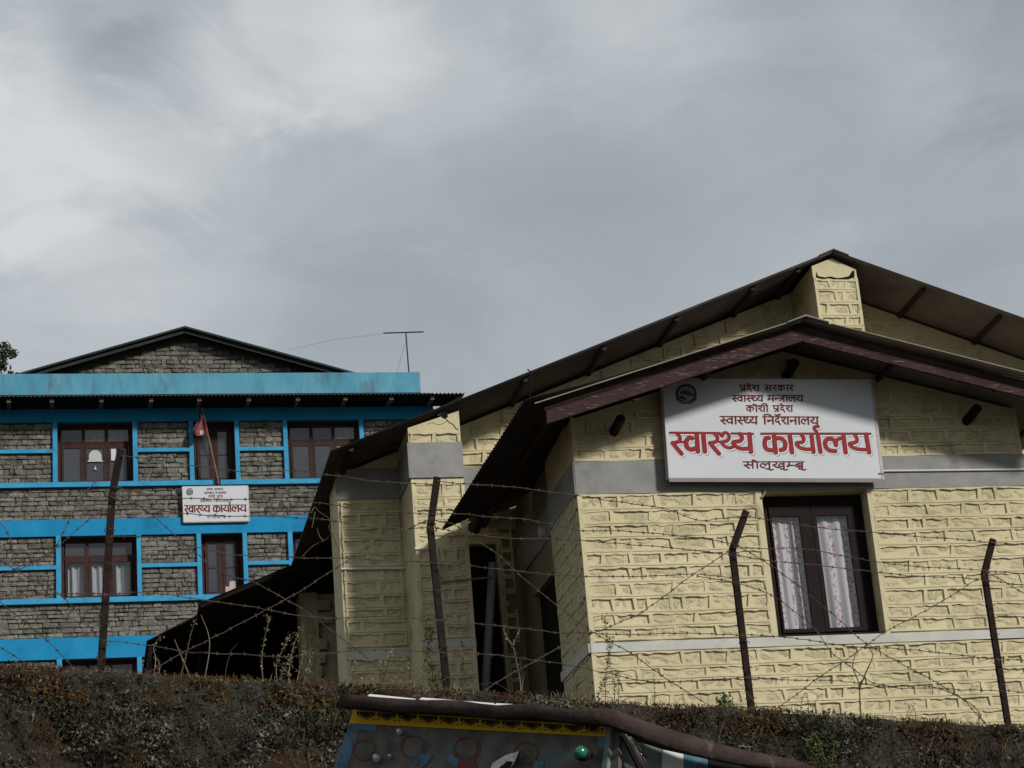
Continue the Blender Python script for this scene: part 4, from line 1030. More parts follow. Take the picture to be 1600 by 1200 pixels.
d = MB(); c = B(362, 915, VB + .075); d.prism([(c.x - .13, c.z - .13), (c.x + .1, c.z - .13), (c.x + .1, c.z + .12), (c.x - .03, c.z + .12), (c.x - .05, c.z), (c.x - .13, c.z)], VB + .150, VB + .154)
single('paper_notice', d, M['flag_white'], 'pinkish cloth or paper at the foot of the narrow lower window', 'notice', (c.x, VB + .07, c.z), YAW_B)
# flag
fl = Thing('flag', 'faded crimson pennant flag drooping on a slanted pole before the narrow upper window', 'flag', tuple(B(341, 752, 45.85)), YAW_B)
def BP(px, py, v): p = B(px, py, v); return (p.x, p.y, p.z)
fl.part('pole', MB().tube([BP(342, 757, 45.85), BP(326, 684, 45.72), BP(315, 636, 45.62)], .018, 8), M['pole'])
fl.part('bracket', MB().box(*(lambda p: (p[0] - .05, p[0] + .05, 45.84, 45.90, p[2] - .07, p[2] + .05))(BP(341, 752, 45.88))), M['beam'])
Lf = [(312, 637), (310, 646), (311, 655), (305, 664), (301, 672), (303, 678)]; Rt = [(316, 637), (318, 646), (320, 655), (322, 664), (325, 675), (327, 683)]
def flagp(a, b, off=0):
    t = b * 5; i = min(4, int(t)); f = t - i
    l = [Lf[i][k] * (1 - f) + Lf[i + 1][k] * f for k in (0, 1)]; r = [Rt[i][k] * (1 - f) + Rt[i + 1][k] * f for k in (0, 1)]
    x, y = l[0] * (1 - a) + r[0] * a, l[1] * (1 - a) + r[1] * a + 1.5 * math.sin(a * 6)
    return BP(x, y, 45.63 + .06 * b + .04 * math.sin(a * 9 + b * 3) - off)
fl.part('cloth', MB().grid(lambda a, b: flagp(a, b), 14, 14), M['flag'], smooth=True)
fl.part('cloth_border', MB().grid(lambda a, b: flagp(a * .5, b * .42, .006), 6, 8), M['flag_blue'], smooth=True)
fl.part('emblem', MB().grid(lambda a, b: flagp(.45 + a * .28, .78 + b * .18, .006), 4, 4), M['flag_white'], smooth=True)
# tv antenna
an = Thing('antenna', 'thin T shaped antenna mast standing on the blue parapet', 'antenna', (8.13, 46.3, 18.4), YAW_B)
an.part('mast', MB().tube([BP(639.5, 590, 46.3), BP(634, 519, 46.3)], .016, 6), M['antenna'])
an.part('crossbar', MB().tube([BP(599, 520.5, 46.3), BP(662, 518.5, 46.3)], .016, 6), M['antenna'])
an.part('stay_wire', MB().tube([BP(632, 540, 46.3), BP(620, 582, 46.3)], .004, 4), M['antenna'])
an.part('stay_wire', MB().tube([BP(600, 521, 46.3), BP(520, 531, 46.5), BP(450, 547, 47.0)], .003, 4), M['antenna'])

# ------------------------------------------------------------------ tree behind on the far left
def leaf_quads(mb, c, r, n, size, rn, flat=1.0):
    for _ in range(n):
        while True:
            p = Vector((rn.uniform(-1, 1), rn.uniform(-1, 1), rn.uniform(-1, 1)))
            if p.length < 1: break
        q = Vector(c) + Vector((p.x * r[0], p.y * r[1], p.z * r[2]))
        a = Vector((rn.gauss(0, 1), rn.gauss(0, 1), rn.gauss(0, 1) * flat)).normalized(); b = a.cross(Vector((rn.gauss(0, 1), rn.gauss(0, 1), rn.gauss(0, 1)))).normalized()
        s = size * rn.uniform(.6, 1.4); a *= s; b *= s * .45
        mb.add([q - a, q + b, q + a, q - b], [(0, 1, 2, 3)])
tb = B(-58, 700, 62.0); tbx = (tb.x, 62.0, 9.6)
tr_ = Thing('tree', 'dark leafy tree whose crown tip shows beyond the stone building at the far left', 'tree', tbx, YAW_B)
tip = B(2, 552, 62.0)
tr_.part('trunk', MB().tube([tbx, (tb.x - .1, 62, 14), (tb.x + .1, 62, 19), (tb.x + .3, 62, 24.0)], [.3, .24, .16, .05], 8), M['bark'])
cw = MB(); rt = random.Random(5)
cz = tip.z
limb = MB()
for k in range(46):
    a = rt.uniform(0, 6.28); h = rt.uniform(-5, .3); rr = (1.25 - abs(h + 1.5) * .2) * rt.uniform(.3, 1)
    c = Vector((tb.x + .1 + math.cos(a) * rr, 62 + math.sin(a) * rr, cz + h)); leaf_quads(cw, c, (.42, .42, .32), 130, .085, rt)
    if k % 3 == 0: limb.tube([(tb.x, 62, c.z - .8), c], [.05, .02], 5)
for (x, y) in ((8, 540), (12, 546), (17, 553), (22, 552), (3, 560), (9, 556), (2, 549), (5, 570), (0, 574)):
    c = B(x, y, 62.0); leaf_quads(cw, c, (.16, .2, .13), 80, .05, rt); limb.tube([(tip.x - .3, 62, tip.z - .3), c], [.03, .01], 5)
tr_.part('crown', cw, M['tree']); tr_.part('limbs', limb, M['bark'])

# ------------------------------------------------------------------ retaining wall with dead growth
VT = 16.0                                   # front face of the retaining wall
def frontv(u, z): return VT + .07 * mnoise.noise(Vector((u * 1.3, z * 1.3, 0))) + .035 * mnoise.noise(Vector((u * 9, z * 11, 6))) + .06 * mnoise.noise(Vector((u * 4, z * 4, 3)))
rw = Thing('retaining_wall', 'tall rubble retaining wall overgrown with dead creepers and brown moss below the fence', 'wall', (5.5, 16.2, 0), YAW_W)
mbw = MB(); NU, NZ = 700, 170
UA, UB = -7.0, 18.0
def wp(a, b):
    u = UA + (UB - UA) * a; t = ztop(u) + .015 * mnoise.noise(Vector((u * 2.5, 0, 9))) 
    if b <= .86:
        z = t * (b / .86); v = frontv(u, z) - .02; 
        if z > t - .06: v += (z - (t - .06)) * .8
        return (u, v + (t - z) * -.03, z)
    return (u, VT + .06 + (b - .86) / .14 * .5, t + .02 * mnoise.noise(Vector((u * 5, b * 30, 2))))
mbw.grid(wp, NU, NZ); rw.part('rubble_face', mbw, M['mosswall'], smooth=True)
rl = random.Random(21); lv = MB(); ms = MB()
for k in range(62000):
    u = rl.uniform(-.6, 12.0); t = ztop(u); dz = abs(rl.gauss(0, 1)) * .62
    z = t - dz + rl.uniform(-.01, .01); cl = mnoise.noise(Vector((u * 2.2, z * 2.2, 5)))
    if cl < -.04 and rl.random() < .90: continue
    v = frontv(u, z) - .03 - (t - z) * .03 - max(0, cl) * .16 * rl.random() - rl.random() * .03
    s = rl.choice((.006, .008, .011, .015, .022)) * rl.uniform(.7, 1.2)
    a = Vector((rl.gauss(0, 1), rl.gauss(0, .6), rl.gauss(0, 1))).normalized(); b = a.cross(Vector((rl.gauss(0, .5), -1, rl.gauss(0, .5)))).normalized()
    q = Vector((u, v, z)); a *= s; b *= s * .55
    (ms if (dz < .24 and mnoise.noise(Vector((u * .9, 7, 0))) + .30 - (u - 5) * .05 > 0 and rl.random() < .9) else lv).add([q - a, q + b, q + a * 1.1, q - b], [(0, 1, 2, 3)])
for k in range(9000):                        # short moss and grass on the crest
    u = rl.uniform(-.6, 12.0); t = ztop(u); v = VT + rl.uniform(-.03, .45); h = rl.uniform(.01, .035) * (1 + max(0, mnoise.noise(Vector((u * 3, 1, 1)))) * 2)
    q = Vector((u, v, t)); a = Vector((rl.uniform(-.3, .3), rl.uniform(-.3, .3), 1)).normalized() * h; b = Vector((.004, 0, 0))
    ms.add([q - b, q + b, q + a], [(0, 1, 2)])
for k in range(20000):
    u = rl.uniform(-.4, 11.8); t = ztop(u); z = t - abs(rl.gauss(0, 1)) * .55; cl = mnoise.noise(Vector((u * 2.2, z * 2.2, 5)))
    q = Vector((u, frontv(u, z) - .05 - max(0, cl) * .12 - rl.random() * .03, z)); a = Vector((rl.gauss(0, .7), rl.gauss(-.2, .4), rl.gauss(-.3, .7))).normalized() * rl.uniform(.015, .05)
    b = a.cross(Vector((0, 1, 0))).normalized() * rl.uniform(.0012, .0028); m_ = q + a * .5 + Vector((0, -.004, rl.uniform(-.006, .006)))
    lv.add([q - b, q + b, m_ + b, m_ - b, q + a], [(0, 1, 2, 3), (3, 2, 4)])
rw.part('creeper_leaves', lv, M['leaf_dead'], kind='stuff'); rw.part('moss', ms, M['moss'], kind='stuff')
# twiggy stems across the wall face
tw = MB()
for k in range(300):
    u = rl.uniform(-.5, 11.8); z = ztop(u) - abs(rl.gauss(0, .5)); p = [Vector((u, frontv(u, z) - .05, z))]; d = Vector((rl.uniform(-1, 1), 0, rl.uniform(-1.2, .2))).normalized()
    for j in range(5):
        d = (d + Vector((rl.uniform(-.5, .5), rl.uniform(-.15, .1), rl.uniform(-.4, .3)))).normalized(); p.append(p[-1] + d * rl.uniform(.04, .09))
    tw.tube(p, [.003, .003, .0025, .0025, .002, .0015], 4)
rw.part('creeper_stems', tw, M['weed'], kind='stuff')

# ------------------------------------------------------------------ barbed wire fence
fe = Thing('barbed_wire_fence', 'rusty barbed wire fence with four bent iron posts along the wall top', 'fence', (6.2, 16.25, 4.9), YAW_W)
VFE = 16.2
def FP(px, py, dv=0.0): p = W(px, py, VFE + dv); return Vector((p.x, p.y, p.z))
posts = [((157, 1063), (176, 770), (189, 702), .056), ((701, 1092), (673, 822), (684, 745), .055), ((1177, 1122), (1145, 858), (1167, 798), .056), ((1579, 1148), (1539, 895), (1553, 842), .055)]
for bpt, mpt, tpt, w in posts:
    b_, m_, t_ = FP(*bpt, .05), FP(*mpt, .0), FP(*tpt, -.06); b_ = b_ + (b_ - m_).normalized() * .25
    p = MB()
    def lsec(a, c, ca=True):
        d = (c - a).normalized(); x = d.cross(Vector((0, 1, 0))).normalized() * -1; y = Vector((0, 1, 0)); h = w / 2; th = .010
        prof = [(-h, 0), (h, 0), (h, th), (-h + th, th), (-h + th, w * .55), (-h, w * .55)]
        s0 = [a + x * q[0] + y * q[1] for q in prof]; s1 = [c + x * q[0] + y * q[1] for q in prof]; n_ = 6; o = len(p.v)
        p.v += [tuple(q) for q in s0 + s1]; p.f += [tuple(o + i for i in range(n_))[::-1], tuple(o + n_ + i for i in range(n_))]
        for i in range(n_): j = (i + 1) % n_; p.f.append((o + i, o + j, o + n_ + j, o + n_ + i))
    lsec(b_, m_); lsec(m_ - (m_ - b_).normalized() * .004, t_)
    fe.part('post', p, M['post'])
wires = [
 # bay left of the first post
 [(190, 712), (150, 752), (122, 786), (100, 830), (78, 866), (30, 886), (-20, 912)], [(172, 792), (146, 806), (108, 838), (88, 856), (30, 890), (-20, 908)],
 [(-20, 815), (2, 818), (17, 846), (20, 884)], [(-20, 858), (0, 874), (40, 900), (97, 932), (150, 992), (170, 1010)],
 [(-20, 930), (5, 945), (75, 1002), (108, 1036), (135, 1066)], [(-20, 940), (40, 932), (110, 928), (163, 928)], [(-20, 1002), (2, 1012), (40, 1036), (88, 1064)],
 # between first and second post
 [(189, 712), (250, 719), (300, 727), (385, 738), (450, 735), (516, 742), (590, 752), (683, 757)],
 [(177, 760), (230, 772), (285, 778), (340, 780), (390, 780), (440, 783), (500, 786), (560, 795), (672, 803)],
 [(175, 778), (220, 790), (285, 802), (345, 806), (400, 806), (450, 808), (520, 813), (600, 825), (672, 824)],
 [(166, 838), (240, 840), (330, 860), (380, 868), (455, 871), (560, 873), (620, 877), (676, 878)],
 [(163, 930), (215, 926), (270, 930), (330, 940), (400, 949), (465, 962), (540, 966), (600, 963), (692, 970)],
 [(160, 1000), (225, 1007), (300, 1019), (380, 1022), (440, 1026), (490, 1023), (560, 1016), (620, 1016), (697, 1020)],
 [(176, 770), (212, 787), (246, 812), (297, 857), (350, 896), (397, 910), (440, 933), (480, 957), (530, 994), (566, 1022), (600, 1052)],
 [(678, 808), (640, 825), (600, 838), (545, 875), (525, 888), (450, 935), (380, 972), (330, 998), (270, 1028), (215, 1062)],
 # second to third
 [(684, 752), (740, 757), (802, 761), (850, 768), (900, 774), (960, 783), (1040, 795), (1090, 812), (1130, 810), (1166, 806)],
 [(674, 803), (721, 803), (770, 808), (819, 811), (865, 820), (910, 829), (975, 830), (1040, 835), (1100, 842), (1145, 850)],
 [(674, 824), (747, 836), (800, 842), (854, 842), (910, 845), (975, 850), (1040, 855), (1143, 866)],
 [(677, 880), (730, 884), (780, 889), (820, 894), (867, 898), (950, 901), (1040, 899), (1080, 897), (1148, 903)],
 [(690, 968), (737, 973), (790, 979), (835, 984), (880, 989), (923, 989), (980, 992), (1040, 990), (1100, 990), (1162, 993)],
 [(697, 1018), (740, 1021), (786, 1025), (830, 1031), (877, 1037), (940, 1050), (1010, 1064), (1080, 1064), (1171, 1058)],
 [(676, 812), (711, 821), (745, 845), (780, 868), (820, 905), (867, 943), (920, 984), (985, 1020), (1040, 1060), (1115, 1106)],
 [(1141, 860), (1085, 896), (1040, 930), (1000, 958), (960, 976), (925, 990), (880, 1008), (835, 1034), (790, 1058), (750, 1084)],
 # third to fourth
 [(1166, 806), (1220, 816), (1285, 825), (1330, 829), (1370, 832), (1430, 838), (1490, 842), (1551, 848)],
 [(1145, 855), (1200, 857), (1261, 858), (1310, 867), (1353, 875), (1400, 882), (1456, 887), (1540, 891)],
 [(1147, 867), (1200, 876), (1251, 880), (1310, 887), (1370, 894), (1430, 900), (1490, 902), (1541, 907)],
 [(1159, 991), (1215, 995), (1271, 1001), (1310, 1008), (1353, 1012), (1410, 1014), (1473, 1021), (1564, 1031)],
 [(1169, 1058), (1225, 1062), (1285, 1063), (1330, 1066), (1370, 1071), (1410, 1076), (1456, 1075), (1510, 1078), (1569, 1079)],
 [(1146, 850), (1193, 876), (1235, 906), (1275, 938), (1310, 967), (1346, 1000), (1375, 1018), (1404, 1035), (1445, 1056), (1483, 1078), (1524, 1106), (1538, 1128), (1560, 1146)],
 [(1090, 900), (1155, 912), (1210, 932), (1240, 955), (1268, 976), (1300, 1020), (1330, 1042), (1362, 1066), (1400, 1072), (1450, 1072), (1500, 1090), (1530, 1120), (1548, 1142)],
 [(1538, 897), (1495, 925), (1449, 953), (1387, 985), (1330, 1025), (1275, 1062), (1235, 1092), (1203, 1114)],
 # right of the fourth post
 [(1552, 848), (1640, 853)], [(1540, 893), (1640, 898)], [(1540, 907), (1590, 913), (1640, 918)], [(1557, 962), (1640, 967)], [(1544, 895), (1580, 915), (1640, 950)], [(1568, 1079), (1640, 1084)], [(1564, 1031), (1640, 1032)]]
tz = MB()
for bpt, mpt, tpt, w in posts:
    for f in (.12, .3, .45, .62, .8, .97):
        c = FP(bpt[0] + (mpt[0] - bpt[0]) * f, bpt[1] + (mpt[1] - bpt[1]) * f, .0)
        tz.tube([c + Vector((math.cos(a) * w * .8, math.sin(a) * .04, .012 * math.sin(2 * a))) for a in [R(40 * k) for k in range(10)]], .0028, 4)
fe.part('wire_ties', tz, M['wire'], kind='stuff')
rwi = random.Random(31)
for k, w in enumerate(wires):
    dv = -.03 - .012 * (k % 4); pts = [FP(x, y, dv) for x, y in w]
    dense = []
    s2 = smooth_line([tuple(p) for p in pts], 5) if len(pts) > 2 else [tuple(pts[0] + (pts[1] - pts[0]) * t / 6) for t in range(7)]
    mb = MB(); s2 = [Vector(p) + Vector((0, rwi.uniform(-.006, .006), rwi.uniform(-.004, .004))) for p in s2]
    mb.tube(s2, .0036, 5)
    acc = rwi.uniform(0, .1)
    for a, b in zip(s2, s2[1:]):
        L_ = (b - a).length; d = (b - a).normalized() if L_ > 1e-6 else Vector((1, 0, 0))
        while acc < L_:
            c = a + d * acc; ang = rwi.uniform(0, 3.14)
            x = d.cross(Vector((0, 1, 0))).normalized(); y = Vector((0, 1, 0))
            mb.tube([c - d * .010, c + d * .010], .0062, 5)
            for s in (0, 1.4):
                e = x * math.cos(ang + s) + y * math.sin(ang + s) * .6; e = (e + d * rwi.uniform(-.4, .4)).normalized()
                mb.tube([c - e * .017, c + e * .017], .0021, 3)
            acc += rwi.uniform(.085, .125)
        acc -= L_
    fe.part('wire', mb, M['wire'])

# ------------------------------------------------------------------ weeds along the wall top
def plant(name, label, cat, base, stems, m, leafm=None, leaf=0, size=.02, spread=.03, dv=.15, r=.004, seed=1, lpoints=None, group=None):
    rn = random.Random(seed); b0 = W(*base, VFE + dv); t = Thing(name, label, cat, (b0.x, b0.y, b0.z), YAW_W, group)
    st = MB(); lf = MB()
    for s in stems:
        pts = [W(x, y, VFE + dv) for x, y in s]; pts = [Vector((p.x, p.y + rn.uniform(-.03, .03) * (i > 0), p.z)) for i, p in enumerate(pts)]
        sm_ = [Vector(q) for q in smooth_line([tuple(p) for p in pts], 4)]
        n_ = len(sm_); st.tube(sm_, [r * (1 - .65 * i / (n_ - 1)) for i in range(n_)], 5)
        for i, p in enumerate(sm_):
            if leaf and i > n_ * .12: leaf_quads(lf, p, (spread, spread, spread), leaf, size, rn)
    t.part('stem', st, m)
    if leaf: t.part('leaves', lf, leafm or m)
    return t
D = M['dry']
plant('dry_weed', 'tall curled seed stalk of a dry weed at the wall top before the black lean-to', 'weed', (412, 1072), [[(412, 1072), (410, 1030), (414, 990), (420, 968), (416, 962)]], D, D, 7, .011, .022, seed=2)
plant('dry_weed', 'bushy dry weed with leaning seed stalks left of the dim yellow pier', 'weed', (455, 1075), [[(435, 1075), (432, 1040), (445, 1008), (455, 990)], [(450, 1075), (455, 1030), (462, 1000), (470, 983)], [(462, 1075), (470, 1040), (478, 1010)], [(456, 1075), (447, 1050), (430, 1030)], [(470, 1075), (480, 1050), (486, 1015)], [(445, 1075), (440, 1055), (452, 1030)]], D, D, 7, .012, .028, seed=3)
plant('dry_stalk', 'bare bent stalk crossing the black lean-to beside two sticks', 'weed', (318, 1066), [[(318, 1068), (326, 1020), (325, 990), (313, 962)]], D, seed=4, r=.005)
plant('dry_stalk', 'straight leaning stick against the black lean-to', 'weed', (304, 1070), [[(304, 1074), (288, 1035), (273, 998)]], D, seed=5, r=.007)
plant('dry_weed', 'thin dry weed with small leaves at the far left of the black lean-to', 'weed', (240, 1062), [[(238, 1064), (244, 1030), (240, 1010), (252, 994)], [(246, 1064), (250, 1045), (246, 1030)], [(280, 1064), (290, 1030), (300, 985), (306, 970)]], D, D, 3, .010, .025, seed=6)
plant('withered_vine', 'withered vine climbing between the fence post and the yellow pier edge', 'vine', (668, 1088), [[(662, 1090), (660, 1060), (666, 1020), (676, 985)], [(672, 1090), (676, 1050), (668, 1010), (672, 970)], [(680, 1090), (684, 1060), (690, 1030)]], M['weed'], M['weed'], 9, .013, .035, seed=7)
plant('withered_vine', 'thin withered vine just right of the second fence post', 'vine', (728, 1090), [[(728, 1092), (726, 1060), (722, 1030), (726, 1005)]], M['weed'], M['weed'], 6, .012, .025, seed=8)
plant('withered_weed', 'tangle of withered weeds at the foot of the shaded yellow wall', 'weed', (575, 1082), [[(552, 1085), (560, 1060), (575, 1045)], [(570, 1085), (585, 1055), (604, 1030)], [(590, 1086), (600, 1060), (612, 1020), (628, 1030)], [(610, 1086), (622, 1060), (640, 1040)], [(545, 1085), (548, 1065), (556, 1040)], [(632, 1088), (640, 1070), (648, 1050)]], M['weed'], D, 5, .011, .035, seed=9)
plant('dead_weed', 'pale forked dead weed in the dark entrance beside the grey downpipe', 'weed', (815, 1096), [[(815, 1098), (812, 1060), (804, 1020), (800, 1006)], [(800, 1008), (790, 992), (784, 978)], [(800, 1008), (808, 992), (812, 984)], [(814, 1080), (820, 1050)]], D, D, 3, .009, .016, seed=10)
plant('withered_weed', 'tall dark leafy weed standing against the left corner of the sunny yellow wall', 'weed', (955, 1108), [[(948, 1110), (946, 1070), (952, 1020), (948, 990), (944, 962)], [(960, 1110), (958, 1070), (950, 1030), (956, 1000)], [(966, 1110), (968, 1070), (966, 1050)], [(940, 1108), (936, 1085), (944, 1060)]], M['weed'], M['weed'], 8, .012, .026, seed=11)
plant('withered_weed', 'short dark weed stalk right of the tall leafy weed', 'weed', (1022, 1112), [[(1022, 1114), (1024, 1090), (1022, 1062)]], M['weed'], M['weed'], 7, .009, .016, seed=12)
plant('bare_sapling', 'bare forked sapling under the window of the yellow wall', 'sapling', (1347, 1128), [[(1348, 1130), (1345, 1105), (1343, 1068), (1334, 1040), (1338, 1015)], [(1343, 1075), (1352, 1050), (1362, 1025), (1354, 1005)], [(1343, 1068), (1350, 1060)]], M['weed'], seed=13, r=.008)
plant('dead_weed', 'small forked dead weed midway between the sapling and the right post', 'weed', (1420, 1136), [[(1412, 1138), (1418, 1118), (1422, 1104), (1414, 1096)], [(1420, 1138), (1424, 1120), (1426, 1102)], [(1430, 1138), (1428, 1115), (1420, 1100)]], D, D, 2, .010, .018, seed=14)
plant('green_weed', 'small green weed at the foot of the third fence post', 'weed', (1132, 1118), [[(1126, 1120), (1124, 1105), (1128, 1092)], [(1138, 1120), (1142, 1104), (1136, 1090)], [(1130, 1120), (1132, 1100)]], M['green'], M['green'], 22, .014, .05, seed=15)
plant('dry_weed', 'low dry grassy weed right of the third fence post', 'weed', (1262, 1120), [[(1250, 1122), (1252, 1100), (1256, 1085)], [(1262, 1124), (1266, 1100), (1262, 1080)], [(1275, 1126), (1272, 1105), (1280, 1086)], [(1240, 1120), (1236, 1104)], [(1290, 1128), (1292, 1112)]], M['weed'], D, 2, .010, .02, seed=16)
plant('green_creeper', 'patch of green creeper leaves on the dark wall face right of the truck roof', 'creeper', (1290, 1175), [[(1290, 1190), (1284, 1165), (1276, 1145)], [(1300, 1190), (1302, 1165), (1296, 1150)], [(1280, 1190), (1270, 1172), (1262, 1158)]], M['green'], M['green'], 14, .014, .06, dv=-.32, seed=17)
plant('snagged_twigs', 'brown twigs snagged on the upper barbed wires in front of the left eave', 'twigs', (520, 836), [[(486, 802), (492, 792), (500, 800), (518, 812)], [(492, 800), (490, 815), (488, 824)], [(520, 808), (514, 824), (520, 840), (528, 862), (526, 880)], [(512, 812), (524, 818), (532, 812)], [(505, 845), (498, 838), (494, 826)], [(470, 872), (490, 852), (510, 842), (520, 832)]], M['weed'], dv=-.09, seed=21, r=.005)
pp = MB(); pp.tube([FP(123, 1053, .05), FP(150, 1056, .05), FP(180, 1061, .05), FP(210, 1066, .05)], .013, 8); o = FP(165, 1060, .05)
single('loose_pipe', pp, M['white_pvc'], 'white plastic pipe lying on the mossy wall top at the left', 'pipe', tuple(o), YAW_W)
fr_ = random.Random(77)
gs = MB()
for k in range(3000):
    u = fr_.uniform(0.5, 11.5); t = ztop(u); nz_ = mnoise.noise(Vector((u * 1.7, 4, 4)))
    if nz_ < -.15: continue
    h = fr_.uniform(.02, .09) * (1 + nz_ * 1.6); q = Vector((u, VT + fr_.uniform(.05, .6), t - .01)); a = Vector((fr_.gauss(0, .45), fr_.gauss(0, .3), 1)).normalized() * h
    m_ = q + a * .6 + Vector((0, 0, .0)); e = q + a + Vector((fr_.gauss(0, .02), 0, -.008)); w_ = Vector((.0022, .001, 0))
    gs.add([q - w_, q + w_, m_ + w_ * .8, m_ - w_ * .8, e], [(0, 1, 2, 3), (3, 2, 4)])
single('dry_grass', gs, M['dry'], 'short dry grass and twigs fringing the wall top', 'grass', (5, 16.2, 4.9), YAW_W, kind='stuff')

# ------------------------------------------------------------------ painted truck
def at(px, py, d): r = ray(px, py).normalized(); return CAM + r * d
TB = at(965, 1120, 11.0); TA = at(528, 1096, 12.1)
ex_ = (TA - TB).normalized()
rC = ray(1255, 1200).normalized(); tC = ((TB - CAM).dot(ex_)) / rC.dot(ex_); TC = CAM + rC * tC
ey_ = (TC - TB).normalized(); ez_ = ex_.cross(ey_).normalized()
if ez_.z < 0: ez_ = -ez_
fn_ = -ey_                                    # out of the front
WT, LT = (TA - TB).length, (TC - TB).length
def T(a, b, c): return TB + ex_ * a + ey_ * b + ez_ * c     # a: towards the left corner, b: backwards, c: up
def onplane(px, py, p0, nrm):
    r = ray(px, py); t = (p0 - CAM).dot(nrm) / r.dot(nrm); return CAM + r * t
tk = Thing('truck', 'painted truck cab with maroon rim and yellow heart trim below the overgrown wall', 'truck', (TB.x, TB.y + .5, 0), 0.0)
M['tk_rim'] = mat('maroon_tarpaulin_rim', (0.034, 0.024, 0.022), (0.080, 0.058, 0.050), 0.9, 5, bump=0.7, bscale=16, bdist=0.02, stain=(0.17, 0.145, 0.125), stain_scale=4, stain_lo=.58)
M['tk_board'] = mat('grimy_painted_board', (0.10, 0.092, 0.082), (0.22, 0.205, 0.18), 0.7, 9, bump=0.4, bscale=30, stain=(0.12, 0.19, 0.22), stain_scale=4.5, stain_lo=.55, stain_hi=.64)
M['tk_blue'] = mat('truck_blue', (0.07, 0.16, 0.24), (0.13, 0.27, 0.38), 0.6, 8, stain=(0.12, 0.11, 0.10), stain_scale=9, stain_lo=.5, stain_hi=.62)
M['tk_teal'] = mat('truck_pale_teal', (0.16, 0.21, 0.20), (0.27, 0.34, 0.32), 0.5, 6, stain=(0.13, 0.12, 0.08), stain_scale=6, stain_lo=.5)
M['tk_yellow'] = mat('truck_yellow', (0.72, 0.42, 0.02), (0.80, 0.48, 0.03), 0.5, 6)
M['tk_dark'] = mat('truck_dark_paint', (0.022, 0.02, 0.018), None, 0.5)
M['tk_red'] = mat('truck_faded_red', (0.30, 0.07, 0.075), (0.14, 0.075, 0.07), 0.6, 30)
M['tk_white'] = mat('truck_white', (0.70, 0.73, 0.73), (0.85, 0.87, 0.87), 0.5, 8)
M['chrome'] = mat('chrome', (0.62, 0.62, 0.60), (0.30, 0.28, 0.26), 0.2, 30, metal=0.9)
M['bulb'] = mat('white_bulb', (0.75, 0.75, 0.75), None, 0.25, spec=.6)
M['green_lens'] = mat('green_lens', (0.01, 0.14, 0.085), (0.02, 0.20, 0.12), 0.2, spec=.7)
M['rubber'] = mat('rubber', (0.02, 0.02, 0.02), None, 0.85)
# rim: rounded roll round the crown, sagging towards the rear right
RH = .075
def sweep(path, hw, hh, n=10, bow=0.0):
    mb = MB(); o = 0
    for i, p in enumerate(path):
        d = (path[min(i + 1, len(path) - 1)] - path[max(i - 1, 0)]).normalized(); side_ = d.cross(ez_).normalized(); 
        for k in range(n):
            a = 2 * math.pi * k / n; sq = lambda x: math.copysign(abs(x) ** .32, x)
            h = hh[i] if isinstance(hh, list) else hh; w_ = hw[i] if isinstance(hw, list) else hw
            mb.v.append(tuple(p + side_ * w_ * sq(math.cos(a)) + ez_ * (h * sq(math.sin(a)) + .004 * math.sin(i * 1.7 + k))))
    for i in range(len(path) - 1):
        for k in range(n): a = i * n + k; b = i * n + (k + 1) % n; mb.f.append((a, b, b + n, a + n))
    mb.f.append(tuple(range(n))[::-1]); mb.f.append(tuple((len(path) - 1) * n + k for k in range(n))); return mb
P1 = [at(538, 1097.5, 12.02) * (1 - t) + at(930, 1120, 11.02) * t for t in [i / 14 for i in range(15)]]
P1 = [p + ez_ * .006 * math.sin(i * 1.3) for i, p in enumerate(P1)]
cpx = [(955, 1123, 10.98), (975, 1130, 11.02), (1003, 1142, 11.1), (1045, 1157, 11.26), (1095, 1170, 11.5), (1140, 1180, 11.75), (1190, 1189, 12.05), (1232, 1197, 12.35), (1262, 1206, 12.6)]
P2 = [at(*c) for c in cpx]
hh = [.036] * 14 + [.040, .044, .046, .048, .048, .046, .042, .038, .034, .028]
tk.part('rim', sweep(P1 + P2, .05, hh), M['tk_rim'], smooth=True)
roofp = MB(); q0, q1, q2 = P1[0], P1[-1], P2[-1]
roofp.hexa([q0, q1, q2, q0 + (q2 - q1)], [q + ez_ * .03 for q in (q0, q1, q2, q0 + (q2 - q1))]); tk.part('roof', roofp, M['tk_rim'])
FN = ex_.cross(ez_).normalized();
if FN.dot(TB - CAM) > 0: FN = -FN
FPp = TB + ey_ * .06 + FN * .0              # point on the front board plane
def fp(px, py, off=0.0): return onplane(px, py, FPp + FN * off, FN)
def flat(pix, off, m, nm, th=.003, parent=None):
    a = [fp(x, y, off) for x, y in pix]; b = [p - FN * th for p in a]; n = len(a); mb = MB()
    mb.add(a + b, [tuple(range(n)), tuple(range(2 * n - 1, n - 1, -1))] + [(i, i + n, (i + 1) % n + n, (i + 1) % n) for i in range(n)])
    return tk.part(nm, mb, m, parent)
board = flat([(557, 1105), (968, 1130), (962, 1330), (495, 1330)][::-1], 0, M['tk_board'], 'front_board', .03)
flat([(553, 1112), (572, 1113), (536, 1215), (515, 1215)][::-1], .004, M['tk_blue'], 'painted_stripe')
flat([(548, 1128), (590, 1131), (588, 1142), (545, 1140)][::-1], .006, M['tk_blue'], 'painted_patch')
flat([(936, 1140), (947, 1140), (942, 1210), (930, 1210)][::-1], .004, M['tk_blue'], 'painted_stripe')
trim = flat([(553, 1109), (946, 1134), (946, 1151), (545, 1130)][::-1], .010, M['tk_yellow'], 'yellow_trim')
